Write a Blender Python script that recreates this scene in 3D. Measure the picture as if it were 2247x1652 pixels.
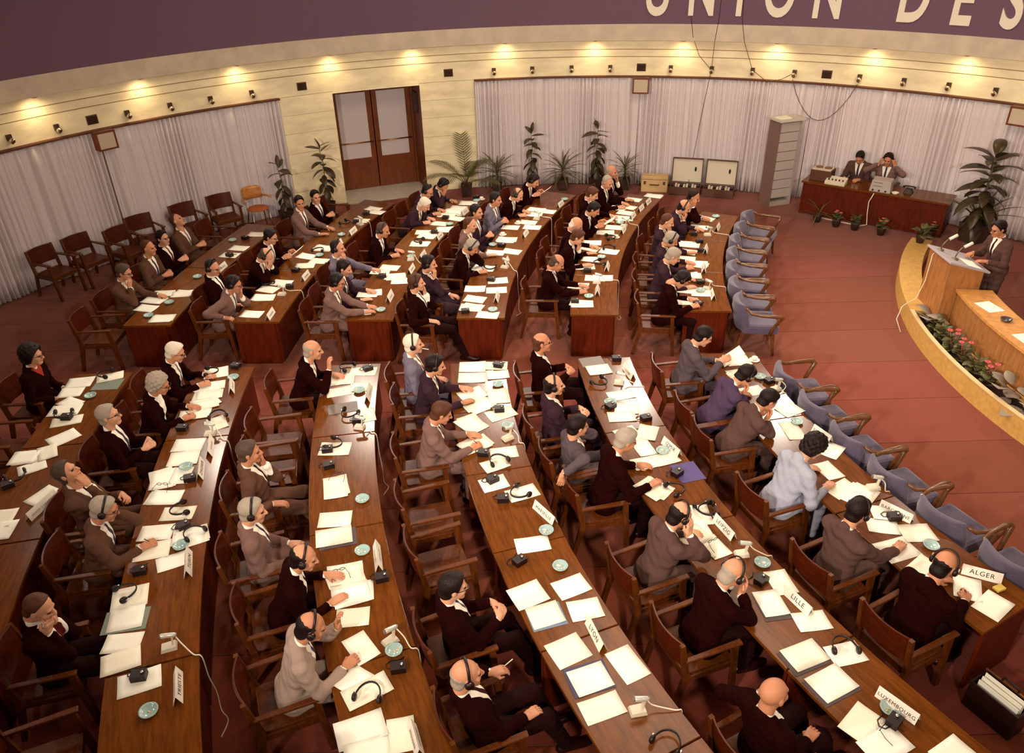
import bpy, math, random
import numpy as np
from mathutils import Matrix, Vector

# ------------------------------------------------------------------ camera, light, exposure
for o in list(bpy.data.objects):
    bpy.data.objects.remove(o)
scene = bpy.context.scene
COL = scene.collection
R = math.radians

CAM_H = 5.8
PITCH, ROLL = 0.5453, -0.0269
cam_d = bpy.data.cameras.new('camera')
cam_d.sensor_fit = 'HORIZONTAL'
cam_d.sensor_width = 36.0
cam_d.lens = 1713.0 * 36.0 / 2247.0
cam_d.clip_start, cam_d.clip_end = 0.05, 100
cam = bpy.data.objects.new('camera', cam_d)
COL.objects.link(cam)
fwd = Vector((0, math.cos(PITCH), -math.sin(PITCH)))
upv = Vector((0, math.sin(PITCH), math.cos(PITCH)))
rgt = Vector((1, 0, 0))
cx_ = rgt * math.cos(ROLL) + upv * math.sin(ROLL)
cy_ = rgt * -math.sin(ROLL) + upv * math.cos(ROLL)
cz_ = -fwd
cam.matrix_world = Matrix(((cx_.x, cy_.x, cz_.x, 0), (cx_.y, cy_.y, cz_.y, 0), (cx_.z, cy_.z, cz_.z, CAM_H), (0, 0, 0, 1)))
scene.camera = cam

scene.view_settings.view_transform = 'Standard'
scene.view_settings.look = 'None'
scene.view_settings.gamma = 1.0
scene.view_settings.use_curve_mapping = False
scene.view_settings.exposure = 0.0
scene.cycles.max_bounces = 5
scene.cycles.diffuse_bounces = 3
scene.cycles.glossy_bounces = 2
scene.cycles.transmission_bounces = 2
scene.cycles.adaptive_threshold = 0.1
scene.cycles.adaptive_min_samples = 16

world = bpy.data.worlds.new('world')
scene.world = world
world.use_nodes = True
world.node_tree.nodes['Background'].inputs[0].default_value = (1.0, 0.8, 0.6, 1)
world.node_tree.nodes['Background'].inputs[1].default_value = 0.05

WC = Vector((1.0046, 7.272, 0.0))      # centre of the round hall
WR = 11.2                              # radius of the hall wall
DC = Vector((13.168, 9.291, 0.0))      # centre of the desk rows
ROW_FRONT = [0, 10.0, 11.63, 13.27, 14.88, 16.53, 18.1]
DESK_Z, DESK_D = 0.70, 0.70

def wpol(r, deg, z=0.0):
    return Vector((WC.x + r * math.cos(R(deg)), WC.y + r * math.sin(R(deg)), z))

def dpol(r, ang, z=0.0):
    """point of the desk rows; ang counts from the cross aisle, + towards the near block"""
    a = R(ang + 180)
    return Vector((DC.x + r * math.cos(a), DC.y + r * math.sin(a), z))

def srgb(r, g, b):
    f = lambda c: ((c / 255.0) / 12.92) if c / 255.0 <= 0.04045 else (((c / 255.0) + 0.055) / 1.055) ** 2.4
    return (f(r), f(g), f(b), 1.0)

WARM = (1.0, 0.88, 0.73)

def spot(name, loc, aim, watts, size_deg, blend=0.6, radius=0.12, color=WARM):
    d = bpy.data.lights.new(name, 'SPOT')
    d.energy = watts
    d.spot_size = R(size_deg)
    d.spot_blend = blend
    d.shadow_soft_size = radius
    d.color = color
    o = bpy.data.objects.new(name, d)
    COL.objects.link(o)
    o.location = loc
    o.rotation_euler = (Vector(aim) - Vector(loc)).to_track_quat('-Z', 'Y').to_euler()
    return o

# ring of floodlights high on the round wall
FLOOD_Z, FLOOD_R = 6.5, 10.35
FLOODS = {37: 0.5, 57: 0.8, 77: 1.0, 97: 1.0, 117: 0.9, 137: 0.6, 157: 0.3, 185: 0.3, 215: 2.2, 245: 3.8, 275: 2.9, 305: 0.3, 335: 0.2, 5: 0.3}
FLOOD_W = 1000.0
for a in FLOODS:
    p = wpol(FLOOD_R, a, FLOOD_Z)
    aim = wpol(10.0, a + 180, 2.6) if 200 < a < 340 else wpol(2.6, a + 180, 0.5)
    spot('floodlight_lamp', p - (p - Vector(aim)).normalized() * 0.14, aim, FLOOD_W * FLOODS[a], 84 if 200 < a < 340 else 110, 0.9, 0.28)
# big ceiling rose over the front of the hall
CEIL_Z = 8.4
d = bpy.data.lights.new('ceiling_panel_light', 'AREA')
d.shape = 'DISK'
d.size = 5.0
d.energy = 350.0
d.color = (1.0, 0.82, 0.62)
o = bpy.data.objects.new('ceiling_panel_light', d)
COL.objects.link(o)
o.location = (3.2, 10.0, CEIL_Z - 0.12)

# ------------------------------------------------------------------ helpers
MATS = {}

def mat(name, col, rough=0.6, metal=0.0, noise=None, bump=0.0, bscale=60.0, spec=0.4, coat=0.0, trans=0.0, alpha=1.0, emit=None, sheen=0.0):
    """procedural principled material; noise = (scale, amount, stretch xyz)"""
    if name in MATS:
        return MATS[name]
    m = bpy.data.materials.new(name)
    m.use_nodes = True
    nt = m.node_tree
    b = nt.nodes['Principled BSDF']
    b.inputs['Base Color'].default_value = col
    b.inputs['Roughness'].default_value = rough
    b.inputs['Metallic'].default_value = metal
    b.inputs['Specular IOR Level'].default_value = spec
    b.inputs['Coat Weight'].default_value = coat
    b.inputs['Transmission Weight'].default_value = trans
    b.inputs['Alpha'].default_value = alpha
    b.inputs['Sheen Weight'].default_value = sheen
    if emit:
        b.inputs['Emission Color'].default_value = emit[0]
        b.inputs['Emission Strength'].default_value = emit[1]
    if noise or bump:
        tc = nt.nodes.new('ShaderNodeTexCoord')
        mp = nt.nodes.new('ShaderNodeMapping')
        nt.links.new(tc.outputs['Object'], mp.inputs['Vector'])
    if noise:
        sc, amt, st = noise
        mp.inputs['Scale'].default_value = st
        n = nt.nodes.new('ShaderNodeTexNoise')
        n.inputs['Scale'].default_value = sc
        n.inputs['Detail'].default_value = 5
        nt.links.new(mp.outputs['Vector'], n.inputs['Vector'])
        r = nt.nodes.new('ShaderNodeValToRGB')
        r.color_ramp.elements[0].position = 0.3
        r.color_ramp.elements[1].position = 0.7
        r.color_ramp.elements[0].color = tuple(c * (1 - amt) for c in col[:3]) + (1,)
        r.color_ramp.elements[1].color = tuple(min(1, c * (1 + amt)) for c in col[:3]) + (1,)
        nt.links.new(n.outputs['Fac'], r.inputs['Fac'])
        nt.links.new(r.outputs['Color'], b.inputs['Base Color'])
    if bump:
        n2 = nt.nodes.new('ShaderNodeTexNoise')
        n2.inputs['Scale'].default_value = bscale
        n2.inputs['Detail'].default_value = 3
        nt.links.new(tc.outputs['Object'], n2.inputs['Vector'])
        bp = nt.nodes.new('ShaderNodeBump')
        bp.inputs['Strength'].default_value = bump
        bp.inputs['Distance'].default_value = 0.01
        nt.links.new(n2.outputs['Fac'], bp.inputs['Height'])
        nt.links.new(bp.outputs['Normal'], b.inputs['Normal'])
    MATS[name] = m
    return m

class MB:
    """collects boxes, tubes, lathes ... and links them as one mesh"""
    def __init__(s):
        s.v, s.f, s.sm = [], [], []
    def add(s, vs, fs, smooth=False, M=None):
        k = len(s.v)
        for p in vs:
            p = Vector(p)
            s.v.append(M @ p if M is not None else p)
        for f in fs:
            s.f.append(tuple(i + k for i in f))
            s.sm.append(smooth)
        return s
    def box(s, c, d, M=None, taper=1.0):
        x, y, z = (q / 2 for q in d)
        vs = []
        for sz in (-1, 1):
            t = taper if sz < 0 else 1.0
            for sx, sy in ((-1, -1), (1, -1), (1, 1), (-1, 1)):
                vs.append((c[0] + sx * x * t, c[1] + sy * y * t, c[2] + sz * z))
        fs = [(3, 2, 1, 0), (4, 5, 6, 7), (0, 1, 5, 4), (1, 2, 6, 5), (2, 3, 7, 6), (3, 0, 4, 7)]
        return s.add(vs, fs, False, M)
    def bar(s, a, b, w, h, up=(0, 0, 1), w2=None, h2=None):
        """rectangular bar from a to b, w wide and h high"""
        a, b = Vector(a), Vector(b)
        t = (b - a).normalized()
        u = Vector(up)
        x = t.cross(u)
        if x.length < 1e-4:
            x = t.cross(Vector((0, 1, 0)))
        x.normalize()
        u = x.cross(t).normalized()
        vs = []
        for p, ww, hh in ((a, w, h), (b, w2 or w, h2 or h)):
            for sx, su in ((-1, -1), (1, -1), (1, 1), (-1, 1)):
                vs.append(p + x * (sx * ww / 2) + u * (su * hh / 2))
        fs = [(0, 1, 2, 3), (7, 6, 5, 4), (1, 0, 4, 5), (2, 1, 5, 6), (3, 2, 6, 7), (0, 3, 7, 4)]
        return s.add(vs, fs)
    def tube(s, pts, r, n=8, close=False, cap=True, flat=1.0):
        pts = [Vector(p) for p in pts]
        rs = r if isinstance(r, (list, tuple)) else [r] * len(pts)
        k0 = len(s.v)
        m = len(pts)
        prev = None
        for i, p in enumerate(pts):
            t = (pts[(i + 1) % m] - pts[i - 1]) if (close or 0 < i < m - 1) else (pts[1] - pts[0] if i == 0 else pts[-1] - pts[-2])
            t.normalize()
            ref = prev if prev is not None else (Vector((0, 0, 1)) if abs(t.z) < 0.9 else Vector((1, 0, 0)))
            x = ref - t * ref.dot(t)
            if x.length < 1e-5:
                x = Vector((1, 0, 0)) - t * t.x
            x.normalize()
            prev = x
            y = t.cross(x)
            for j in range(n):
                a = 2 * math.pi * j / n
                s.v.append(p + x * (math.cos(a) * rs[i]) + y * (math.sin(a) * rs[i] * flat))
        for i in range(m if close else m - 1):
            for j in range(n):
                a, b = k0 + i * n + j, k0 + i * n + (j + 1) % n
                c, d_ = k0 + ((i + 1) % m) * n + (j + 1) % n, k0 + ((i + 1) % m) * n + j
                s.f.append((a, b, c, d_)); s.sm.append(True)
        if cap and not close:
            s.f.append(tuple(k0 + j for j in reversed(range(n)))); s.sm.append(False)
            s.f.append(tuple(k0 + (m - 1) * n + j for j in range(n))); s.sm.append(False)
        return s
    def lathe(s, prof, n=16, M=None, smooth=True, sq=False):
        vs, fs = [], []
        for r, z in prof:
            for j in range(n):
                a = 2 * math.pi * (j + (0.5 if sq else 0)) / n
                vs.append((r * math.cos(a), r * math.sin(a), z))
        for i in range(len(prof) - 1):
            for j in range(n):
                fs.append((i * n + j, i * n + (j + 1) % n, (i + 1) * n + (j + 1) % n, (i + 1) * n + j))
        if prof[0][0] > 1e-5:
            fs.append(tuple(reversed(range(n))))
        if prof[-1][0] > 1e-5:
            fs.append(tuple((len(prof) - 1) * n + j for j in range(n)))
        return s.add(vs, fs, smooth, M)
    def arc(s, c, r0, r1, a0, a1, z0, z1, n=6):
        """curved block between two radii, angles and heights round c"""
        vs, fs = [], []
        for i in range(n + 1):
            a = R(a0 + (a1 - a0) * i / n)
            ca, sa = math.cos(a), math.sin(a)
            for rr, zz in ((r0, z0), (r1, z0), (r1, z1), (r0, z1)):
                vs.append((c[0] + rr * ca, c[1] + rr * sa, zz))
        for i in range(n):
            for j in range(4):
                fs.append((i * 4 + j, i * 4 + (j + 1) % 4, (i + 1) * 4 + (j + 1) % 4, (i + 1) * 4 + j))
        fs.append((3, 2, 1, 0))
        fs.append(tuple(n * 4 + j for j in range(4)))
        return s.add(vs, fs)
    def mesh(s, name):
        me = bpy.data.meshes.new(name)
        me.from_pydata([tuple(p) for p in s.v], [], s.f)
        me.polygons.foreach_set('use_smooth', s.sm)
        me.update()
        return me
    def build(s, name, m, parent=None, loc=None, bevel=0.0):
        me = s.mesh(name)
        me.materials.append(m)
        return link(name, me, parent, loc, bevel=bevel)

def link(name, me, parent=None, loc=None, rz=None, bevel=0.0):
    o = bpy.data.objects.new(name, me)
    COL.objects.link(o)
    if parent is not None:
        o.parent = parent
    if loc is not None:
        o.location = loc
    if rz is not None:
        o.rotation_euler = (0, 0, rz)
    if bevel:
        b = o.modifiers.new('bevel', 'BEVEL')
        b.width = bevel
        b.segments = 2
        b.limit_method = 'ANGLE'
    return o

def tag(o, label, cat, group=None, kind=None):
    o['label'] = label
    o['category'] = cat
    if group:
        o['group'] = group
    if kind:
        o['kind'] = kind
    return o

def thing(name, label, cat, loc=(0, 0, 0), rz=0.0, group=None):
    o = bpy.data.objects.new(name, None)
    o.empty_display_size = 0.1
    COL.objects.link(o)
    o.location = loc
    o.rotation_euler = (0, 0, rz)
    return tag(o, label, cat, group)

KIDS = {}
def proto_tree(root, kids):
    """remember the part tree of a thing: list of (object, [sub objects])"""
    KIDS[root.name] = kids

def copy_tree(root, kids, loc, rz, label, group=None):
    r = root.copy()
    COL.objects.link(r)
    r.location = loc
    r.rotation_euler = (0, 0, rz)
    r['label'] = label
    if group:
        r['group'] = group
    for ch, subs in kids:
        c = ch.copy()
        COL.objects.link(c)
        c.parent = r
        for g in subs:
            g2 = g.copy()
            COL.objects.link(g2)
            g2.parent = c
    return r

ORD = ['', 'first', 'second', 'third', 'fourth', 'fifth', 'sixth', 'seventh', 'eighth', 'ninth', 'tenth']
def place(rank):
    row, k = rank
    return '%s block %s row %s seat' % ('near' if row[0] == 'L' else 'far', ORD[int(row[1])], ORD[k])

random.seed(5)
# ------------------------------------------------------------------ materials of the place
M_WOOD = mat('desk_wood', srgb(104, 54, 16), 0.32, noise=(3.0, 0.28, (2.0, 14.0, 14.0)), spec=0.5, coat=0.25)
M_WOOD_F = mat('desk_front_wood', srgb(86, 26, 5), 0.45, noise=(3.0, 0.3, (10, 10, 1.2)), spec=0.18)
M_CHAIR = mat('chair_wood', srgb(90, 43, 13), 0.38, noise=(6.0, 0.3, (6, 6, 1.5)), spec=0.25)
M_CHAIR_D = mat('chair_back_wood', srgb(76, 26, 7), 0.32, noise=(5.0, 0.3, (1.5, 6, 8)), spec=0.3)
M_STONE = mat('travertine', srgb(246, 226, 186), 0.75, noise=(2.2, 0.14, (1, 1, 3)), bump=0.15, bscale=25)
M_STONE_F = mat('fascia_plaster', srgb(208, 190, 166), 0.85, noise=(3.0, 0.12, (1, 1, 1)), bump=0.2, bscale=18)
M_CURTAIN = mat('curtain_cloth', srgb(220, 206, 206), 0.9, noise=(90, 0.08, (1, 1, 1)), sheen=0.2)
M_FRIEZE = mat('frieze_blue', srgb(112, 84, 102), 0.9, noise=(120, 0.05, (1, 1, 1)))
M_DARKWOOD = mat('door_wood', srgb(112, 54, 18), 0.45, noise=(4, 0.25, (8, 8, 1)))
M_RAIL = mat('rail_wood', srgb(92, 44, 18), 0.6)
M_BLACK = mat('black_plastic', srgb(26, 6, 5), 0.45)
M_STEEL = mat('steel', srgb(200, 195, 185), 0.3, 1.0)
M_GREYMETAL = mat('grey_enamel', srgb(168, 155, 145), 0.5, noise=(8, 0.06, (1, 1, 1)))
M_WHITE = mat('white_paper', srgb(250, 244, 226), 0.8, spec=0.2)
M_CREAM = mat('cream_plastic', srgb(214, 200, 176), 0.5)
M_YELLOW = mat('pale_wood', srgb(204, 158, 84), 0.6, noise=(5, 0.12, (3, 3, 3)))
M_OAK = mat('light_oak', srgb(170, 112, 62), 0.45, noise=(4, 0.22, (7, 7, 1.2)))
M_LEAF = mat('dark_leaf', srgb(66, 52, 26), 0.4, spec=0.5, noise=(8, 0.3, (1, 1, 1)))
M_LEAF2 = mat('green_leaf', srgb(92, 88, 48), 0.5, noise=(8, 0.3, (1, 1, 1)))
M_POT = mat('dark_pot', srgb(62, 42, 30), 0.6, noise=(10, 0.2, (1, 1, 1)))
M_SOIL = mat('soil', srgb(48, 28, 18), 0.95)
M_BLUE = mat('blue_upholstery', srgb(84, 72, 92), 0.9, noise=(60, 0.12, (1, 1, 1)), sheen=0.3, bump=0.2, bscale=150)
M_ARMWOOD = mat('polished_arm', srgb(100, 60, 30), 0.25, spec=0.6, noise=(6, 0.25, (2, 2, 2)))

# ------------------------------------------------------------------ the hall
fb = MB()
fb.lathe([(0.001, -0.06), (12.6, -0.06), (12.6, -0.012), (0.001, -0.012)], 64)
floor = fb.build('floor', mat('floor_base', srgb(90, 50, 36), 0.9), loc=WC)
tag(floor, 'floor of the round hall under its red carpet', 'floor', kind='structure')
CARPET = []
for i, (r_, g_, b_) in enumerate(((128, 62, 39), (132, 60, 42), (124, 58, 32))):
    CARPET.append(mat('carpet_%d' % i, srgb(r_, g_, b_), 0.95, noise=(55, 0.16, (1, 3, 1)), bump=0.35, bscale=220, spec=0.1, sheen=0.15))
k = 0
y0 = 8.72 - 0.98 * 12
while y0 < WC.y + WR:
    y1 = y0 + 0.98
    ya, yb = max(y0, WC.y - WR + 0.02), min(y1, WC.y + WR - 0.02)
    if yb - ya > 0.2:
        vs, n = [], 6
        xs0 = [math.sqrt(max(0.0, (WR - 0.02) ** 2 - (ya + (yb - ya) * i / n - WC.y) ** 2)) for i in range(n + 1)]
        ys = [ya + 0.004 + (yb - ya - 0.008) * i / n for i in range(n + 1)]
        cb = MB()
        for i in range(n + 1):
            for x in (WC.x - xs0[i], WC.x + xs0[i]):
                vs += [(x, ys[i], -0.012), (x, ys[i], 0.0)]
        fs = []
        for i in range(n):
            a, b = i * 4, (i + 1) * 4
            fs += [(a + 1, a + 3, b + 3, b + 1), (a, b, b + 2, a + 2), (a, a + 1, b + 1, b), (a + 2, b + 2, b + 3, a + 3)]
        fs += [(0, 2, 3, 1), (n * 4, n * 4 + 1, n * 4 + 3, n * 4 + 2)]
        cb.add(vs, fs)
        st = cb.build('carpet_strip', CARPET[(k * 7 // 3) % 3], floor)
        st.location = -WC
    k += 1
    y0 = y1

# round wall: upper frieze wall, band, stone, backing
DOOR_A0, DOOR_A1 = 104.9, 114.7
wall = thing('wall_back', 'curved hall wall with travertine band and stone piers beside the door', 'wall')
wall['kind'] = 'structure'
b = MB()
b.arc(WC, WR + 0.02, WR + 0.3, DOOR_A1, 360 + DOOR_A0, -0.02, 2.44, 120)
b.build('wall_backing', mat('plaster', srgb(170, 150, 130), 0.9), wall)
b = MB()
b.arc(WC, WR + 0.012, WR + 0.3, 0, 360, 2.44, 3.24, 140)
b.build('band_core', mat('groove', srgb(150, 122, 84), 0.9), wall)
for z0, z1 in ((2.445, 2.835), (2.85, 2.985), (3.0, 3.24)):
    b = MB()
    b.arc(WC, WR, WR + 0.02, 0, 360, z0, z1, 140)
    b.build('band_course', M_STONE, wall)
courses = [0.0, 0.42, 0.84, 1.26, 1.68, 2.06, 2.44]
for a0, a1 in ((98.6, DOOR_A0), (DOOR_A1, 120.6)):
    for i in range(6):
        b = MB()
        b.arc(WC, WR - 0.0, WR + 0.03, a0 + 0.015, a1 - 0.015, courses[i] + 0.003, courses[i + 1] - 0.003, 6)
        b.build('stone_block', M_STONE, wall)
b = MB()
b.arc(WC, WR, WR + 0.03, DOOR_A0, DOOR_A1, 2.40, 2.443, 6)
b.build('stone_lintel', M_STONE, wall)

up = MB()
up.arc(WC, WR - 0.25, WR + 0.1, 0, 360, 3.535, CEIL_Z, 140)
fr = up.build('wall_frieze', M_FRIEZE)
tag(fr, 'dusky blue frieze wall curving above the stone band', 'wall', kind='structure')
up = MB()
up.arc(WC, WR - 0.27, WR + 0.1, 0, 360, 3.205, 3.535, 140)
fa = up.build('trim_1', M_STONE_F)
tag(fa, 'pale plaster fascia between blue frieze and lit stone band', 'trim', kind='structure')
cb = MB()
cb.lathe([(0.001, CEIL_Z), (WR + 0.2, CEIL_Z), (WR + 0.2, CEIL_Z + 0.1), (0.001, CEIL_Z + 0.1)], 64)
ce = cb.build('ceiling', mat('ceiling_paint', srgb(225, 212, 190), 0.9), loc=WC)
tag(ce, 'pale round ceiling high over the hall', 'ceiling', kind='structure')
# lamp glass of the ceiling rose
lb = MB()
lb.lathe([(2.62, 0.0), (2.62, -0.1), (2.5, -0.1), (2.5, -0.03), (0.001, -0.03)], 48)
lr = lb.build('ceiling_rose', mat('rose_plaster', srgb(235, 222, 200), 0.8), loc=(3.2, 10.0, CEIL_Z))
tag(lr, 'round ceiling lamp rim over the rostrum floor', 'ceiling lamp')

# rails over the curtains
for i, (a0, a1) in enumerate(((18, 98.6), (120.6, 165))):
    b = MB()
    b.arc(WC, WR - 0.14, WR, a0, a1, 2.425, 2.452, 40)
    o = b.build('trim_%d' % (i + 2), M_RAIL)
    tag(o, 'dark curtain rail right of the door' if i == 0 else 'dark curtain rail left of the door', 'curtain rail', kind='structure')

def curtain(a0, a1, label):
    rnd = random.Random(int(a0 * 10))
    n = int((a1 - a0) * 22)
    cols = []
    ph = 0.0
    nz = 7
    for i in range(n + 1):
        a = a0 + (a1 - a0) * i / n
        ph += 0.34 + 0.26 * math.sin(i * 0.027 + a0) + 0.14 * rnd.random()
        amp = 0.030 + 0.018 * math.sin(i * 0.05 + 1.3)
        col = []
        for j in range(nz + 1):
            t = j / nz
            z = 2.43 - t * 2.40
            sag = 1.0 + 0.5 * t
            off = amp * sag * math.sin(ph) + 0.012 * math.sin(2.3 * ph + j * 0.4)
            col.append(wpol(WR - 0.075 + off, a + 0.10 * t * math.sin(ph * 0.5 + 1), z))
        cols.append(col)
    cb = MB()
    vs = [p for col in cols for p in col]
    fs = []
    for i in range(n):
        for j in range(nz):
            q = i * (nz + 1) + j
            fs.append((q, q + 1, q + nz + 2, q + nz + 1))
    cb.add(vs, fs, True)
    o = cb.build('curtain', M_CURTAIN)
    sol = o.modifiers.new('thickness', 'SOLIDIFY')
    sol.thickness = 0.006
    return tag(o, label, 'curtain', 'pleated grey curtains along the round wall')

curtain(139.2, 163, 'grey pleated curtain far left, behind the dark wooden chairs')
curtain(120.6, 139.2, 'grey pleated curtain between left loudspeaker box and stone pier')
curtain(79.5, 98.6, 'grey pleated curtain between stone pier and middle loudspeaker box')
curtain(60.5, 79.5, 'grey pleated curtain behind the opened cases and tall cabinet')
curtain(41.0, 60.5, 'grey pleated curtain behind the two seated operators')
curtain(22.0, 41.0, 'grey pleated curtain at far right edge behind the big plant')

# door recess
DM = (DOOR_A0 + DOOR_A1) / 2
dmid = wpol(WR, DM)
dn = (wpol(1, DM) - WC).normalized()          # outwards
dt = Vector((-dn.y, dn.x, 0))                 # to the left seen from the hall
pl_ = wpol(WR, DOOR_A1)
pr_ = wpol(WR, DOOR_A0)
half = (pl_ - pr_).length / 2
DEPTH = 0.78
rec = thing('wall_recess', 'stone lined recess with pale grey threshold holding the double door', 'door recess')
rec['kind'] = 'structure'
b = MB()
b.bar(dmid - dn * 0.25 + Vector((0, 0, -0.005)), dmid + dn * (DEPTH + 0.2) + Vector((0, 0, -0.005)), 2 * half, 0.07)
b.build('threshold', mat('grey_threshold', srgb(196, 188, 176), 0.7, noise=(12, 0.08, (1, 1, 1))), rec)
for s in (-1, 1):
    b = MB()
    p = dmid + dt * (s * (half + 0.05))
    b.bar(p + dn * -0.03 + Vector((0, 0, 1.22)), p + dn * (DEPTH + 0.2) + Vector((0, 0, 1.22)), 0.1, 2.5)
    b.build('reveal', M_DARKWOOD if s < 0 else M_STONE, rec)
b = MB()
b.bar(dmid + dn * 0.03 + Vector((0, 0, 2.46)), dmid + dn * (DEPTH + 0.2) + Vector((0, 0, 2.46)), 2 * half + 0.2, 0.1)
b.build('recess_head', M_DARKWOOD, rec)
b = MB()
b.bar(dmid + dn * (DEPTH + 0.24) + Vector((0, 0, -0.02)), dmid + dn * (DEPTH + 0.24) + Vector((0, 0, 2.6)), 2 * half + 0.3, 0.06, up=dn)
b.build('recess_back', M_DARKWOOD, rec)

door = thing('door_1', 'brown double door with curtained glass panes and brass push bars', 'door')
door['kind'] = 'structure'
M_PANE = mat('curtained_glass', srgb(206, 192, 192), 0.35, spec=0.6, noise=(140, 0.06, (1, 1, 1)))
dp = dmid + dn * DEPTH
def dbox(name, u0, u1, z0, z1, th, m, off=0.0, parent=door):
    q = MB()
    q.bar(dp - dn * off + dt * ((u0 + u1) / 2) + Vector((0, 0, z0)), dp - dn * off + dt * ((u0 + u1) / 2) + Vector((0, 0, z1)), u1 - u0, th, up=dn)
    return q.build(name, m, parent)
dbox('door_frame', -half, -half + 0.05, 0.03, 2.40, 0.12, M_DARKWOOD)
dbox('door_frame', half - 0.05, half, 0.03, 2.40, 0.12, M_DARKWOOD)
dbox('door_frame', -half, half, 2.32, 2.40, 0.12, M_DARKWOOD)
for s in (-1, 1):
    a, c = (0.012, half - 0.055)
    u0, u1 = (a, c) if s > 0 else (-c, -a)
    leaf = dbox('door_leaf', u0, u1, 0.035, 0.75, 0.05, M_DARKWOOD)
    dbox('stile', u0, u0 + 0.11, 0.75, 2.31, 0.05, M_DARKWOOD, 0, leaf)
    dbox('stile', u1 - 0.11, u1, 0.75, 2.31, 0.05, M_DARKWOOD, 0, leaf)
    dbox('top_rail', u0 + 0.11, u1 - 0.11, 2.22, 2.31, 0.05, M_DARKWOOD, 0, leaf)
    dbox('pane', u0 + 0.11, u1 - 0.11, 0.75, 2.22, 0.02, M_PANE, 0, leaf)
    dbox('lower_panel', u0 + 0.12, u1 - 0.12, 0.12, 0.62, 0.03, M_DARKWOOD, 0.02, leaf)
    q = MB()
    q.tube([dp - dn * 0.07 + dt * (u0 + 0.04) + Vector((0, 0, 1.12)), dp - dn * 0.07 + dt * (u1 - 0.04) + Vector((0, 0, 1.12))], 0.016, 8)
    for u in (u0 + 0.06, u1 - 0.06):
        q.tube([dp + dt * u + Vector((0, 0, 1.12)), dp - dn * 0.07 + dt * u + Vector((0, 0, 1.12))], 0.012, 6)
    q.build('push_bar', mat('brass', srgb(190, 140, 80), 0.3, 1.0), leaf)
# dark notice box on the right reveal
q = MB()
pq = dmid + dt * (-(half - 0.02)) + dn * 0.38
q.bar(pq + Vector((0, 0, 1.75)), pq + Vector((0, 0, 2.2)), 0.28, 0.05, up=dt)
nb = q.build('wall_cabinet', mat('notice_dark', srgb(52, 26, 16), 0.5))
tag(nb, 'small dark box fixed to the right reveal of the doorway', 'wall box')

# wall spot lamps, vents, loudspeaker boxes
M_LAMPBODY = mat('lamp_body', srgb(70, 48, 30), 0.4, 0.3)
M_LAMPCHROME = mat('lamp_chrome', srgb(235, 225, 205), 0.18, 1.0)
lamp_names = [146.7, 142.5, 135.9, 131.7, 127.6, 123.3, 96.3, 91.9, 87.4, 83.0, 76.2, 71.7, 67.3, 62.9, 56.3, 52.0, 47.8, 43.6]
for i, a in enumerate(lamp_names):
    left = a > 110
    idx = i + 1 if left else i - 5
    t = thing('wall_spotlight', 'small chrome wall spotlight, %s from the left %s the door' % (ORD[idx] if idx <= 10 else ['eleventh', 'twelfth'][idx - 11], 'left of' if left else 'right of'), 'spotlight', wpol(WR, a, 2.60), R(a + 90), 'small spotlights along the stone band')
    q = MB(); q.box((0, 0.02, 0.02), (0.085, 0.05, 0.10)); q.build('mount', M_LAMPBODY, t)
    q = MB(); q.tube([(0, 0.04, 0), (0, 0.09, -0.01)], 0.012, 6); q.build('arm', M_LAMPBODY, t)
    M = Matrix.Translation((0.0, 0.11, -0.02)) @ Matrix.Rotation(R(115), 4, 'X')
    q = MB(); q.lathe([(0.0, -0.055), (0.03, -0.045), (0.045, -0.01), (0.05, 0.04), (0.044, 0.042), (0.03, 0.02), (0.0, 0.015)], 12, M); q.build('reflector', M_LAMPCHROME, t)
vn = ['above left loudspeaker box', 'left above the door', 'right above the door', 'above middle loudspeaker box', 'above the tall cabinet']
for nm, a in zip(vn, (139.2, 117.9, 101.5, 79.5, 59.6)):
    t = thing('wall_vent', 'dark square vent in the stone band %s' % nm, 'vent', wpol(WR, a, 2.62), R(a + 90), 'square vents in the stone band')
    q = MB(); q.box((0, 0.005, 0), (0.20, 0.03, 0.16)); q.build('frame', mat('vent_frame', srgb(98, 66, 38), 0.6), t)
    for j in range(5):
        q = MB(); q.bar((-0.085, 0.024, -0.055 + j * 0.027), (0.085, 0.024, -0.055 + j * 0.027), 0.02, 0.008, up=(0, 0.5, 1)); q.build('louvre', M_BLACK, t)
sn = ['left of the door', 'on the middle of the long curtain', 'at the far right edge']
for nm, a in zip(sn, (139.0, 79.4, 40.6)):
    t = thing('loudspeaker_box', 'wooden loudspeaker box with pale cloth front %s' % nm, 'loudspeaker', wpol(WR - 0.08, a, 2.28), R(a + 90), 'loudspeaker boxes hung on the curtain rail')
    q = MB()
    q.box((0, 0.10, 0.15), (0.36, 0.24, 0.03)); q.box((0, 0.10, -0.15), (0.36, 0.24, 0.03))
    q.box((-0.165, 0.10, 0), (0.03, 0.24, 0.28)); q.box((0.165, 0.10, 0), (0.03, 0.24, 0.28)); q.box((0, 0.0, 0), (0.33, 0.03, 0.28))
    q.build('case', M_DARKWOOD, t)
    q = MB(); q.box((0, 0.205, 0), (0.30, 0.012, 0.27)); q.build('cloth_front', mat('speaker_cloth', srgb(205, 186, 160), 0.9, noise=(200, 0.1, (1, 1, 1))), t)

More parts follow.
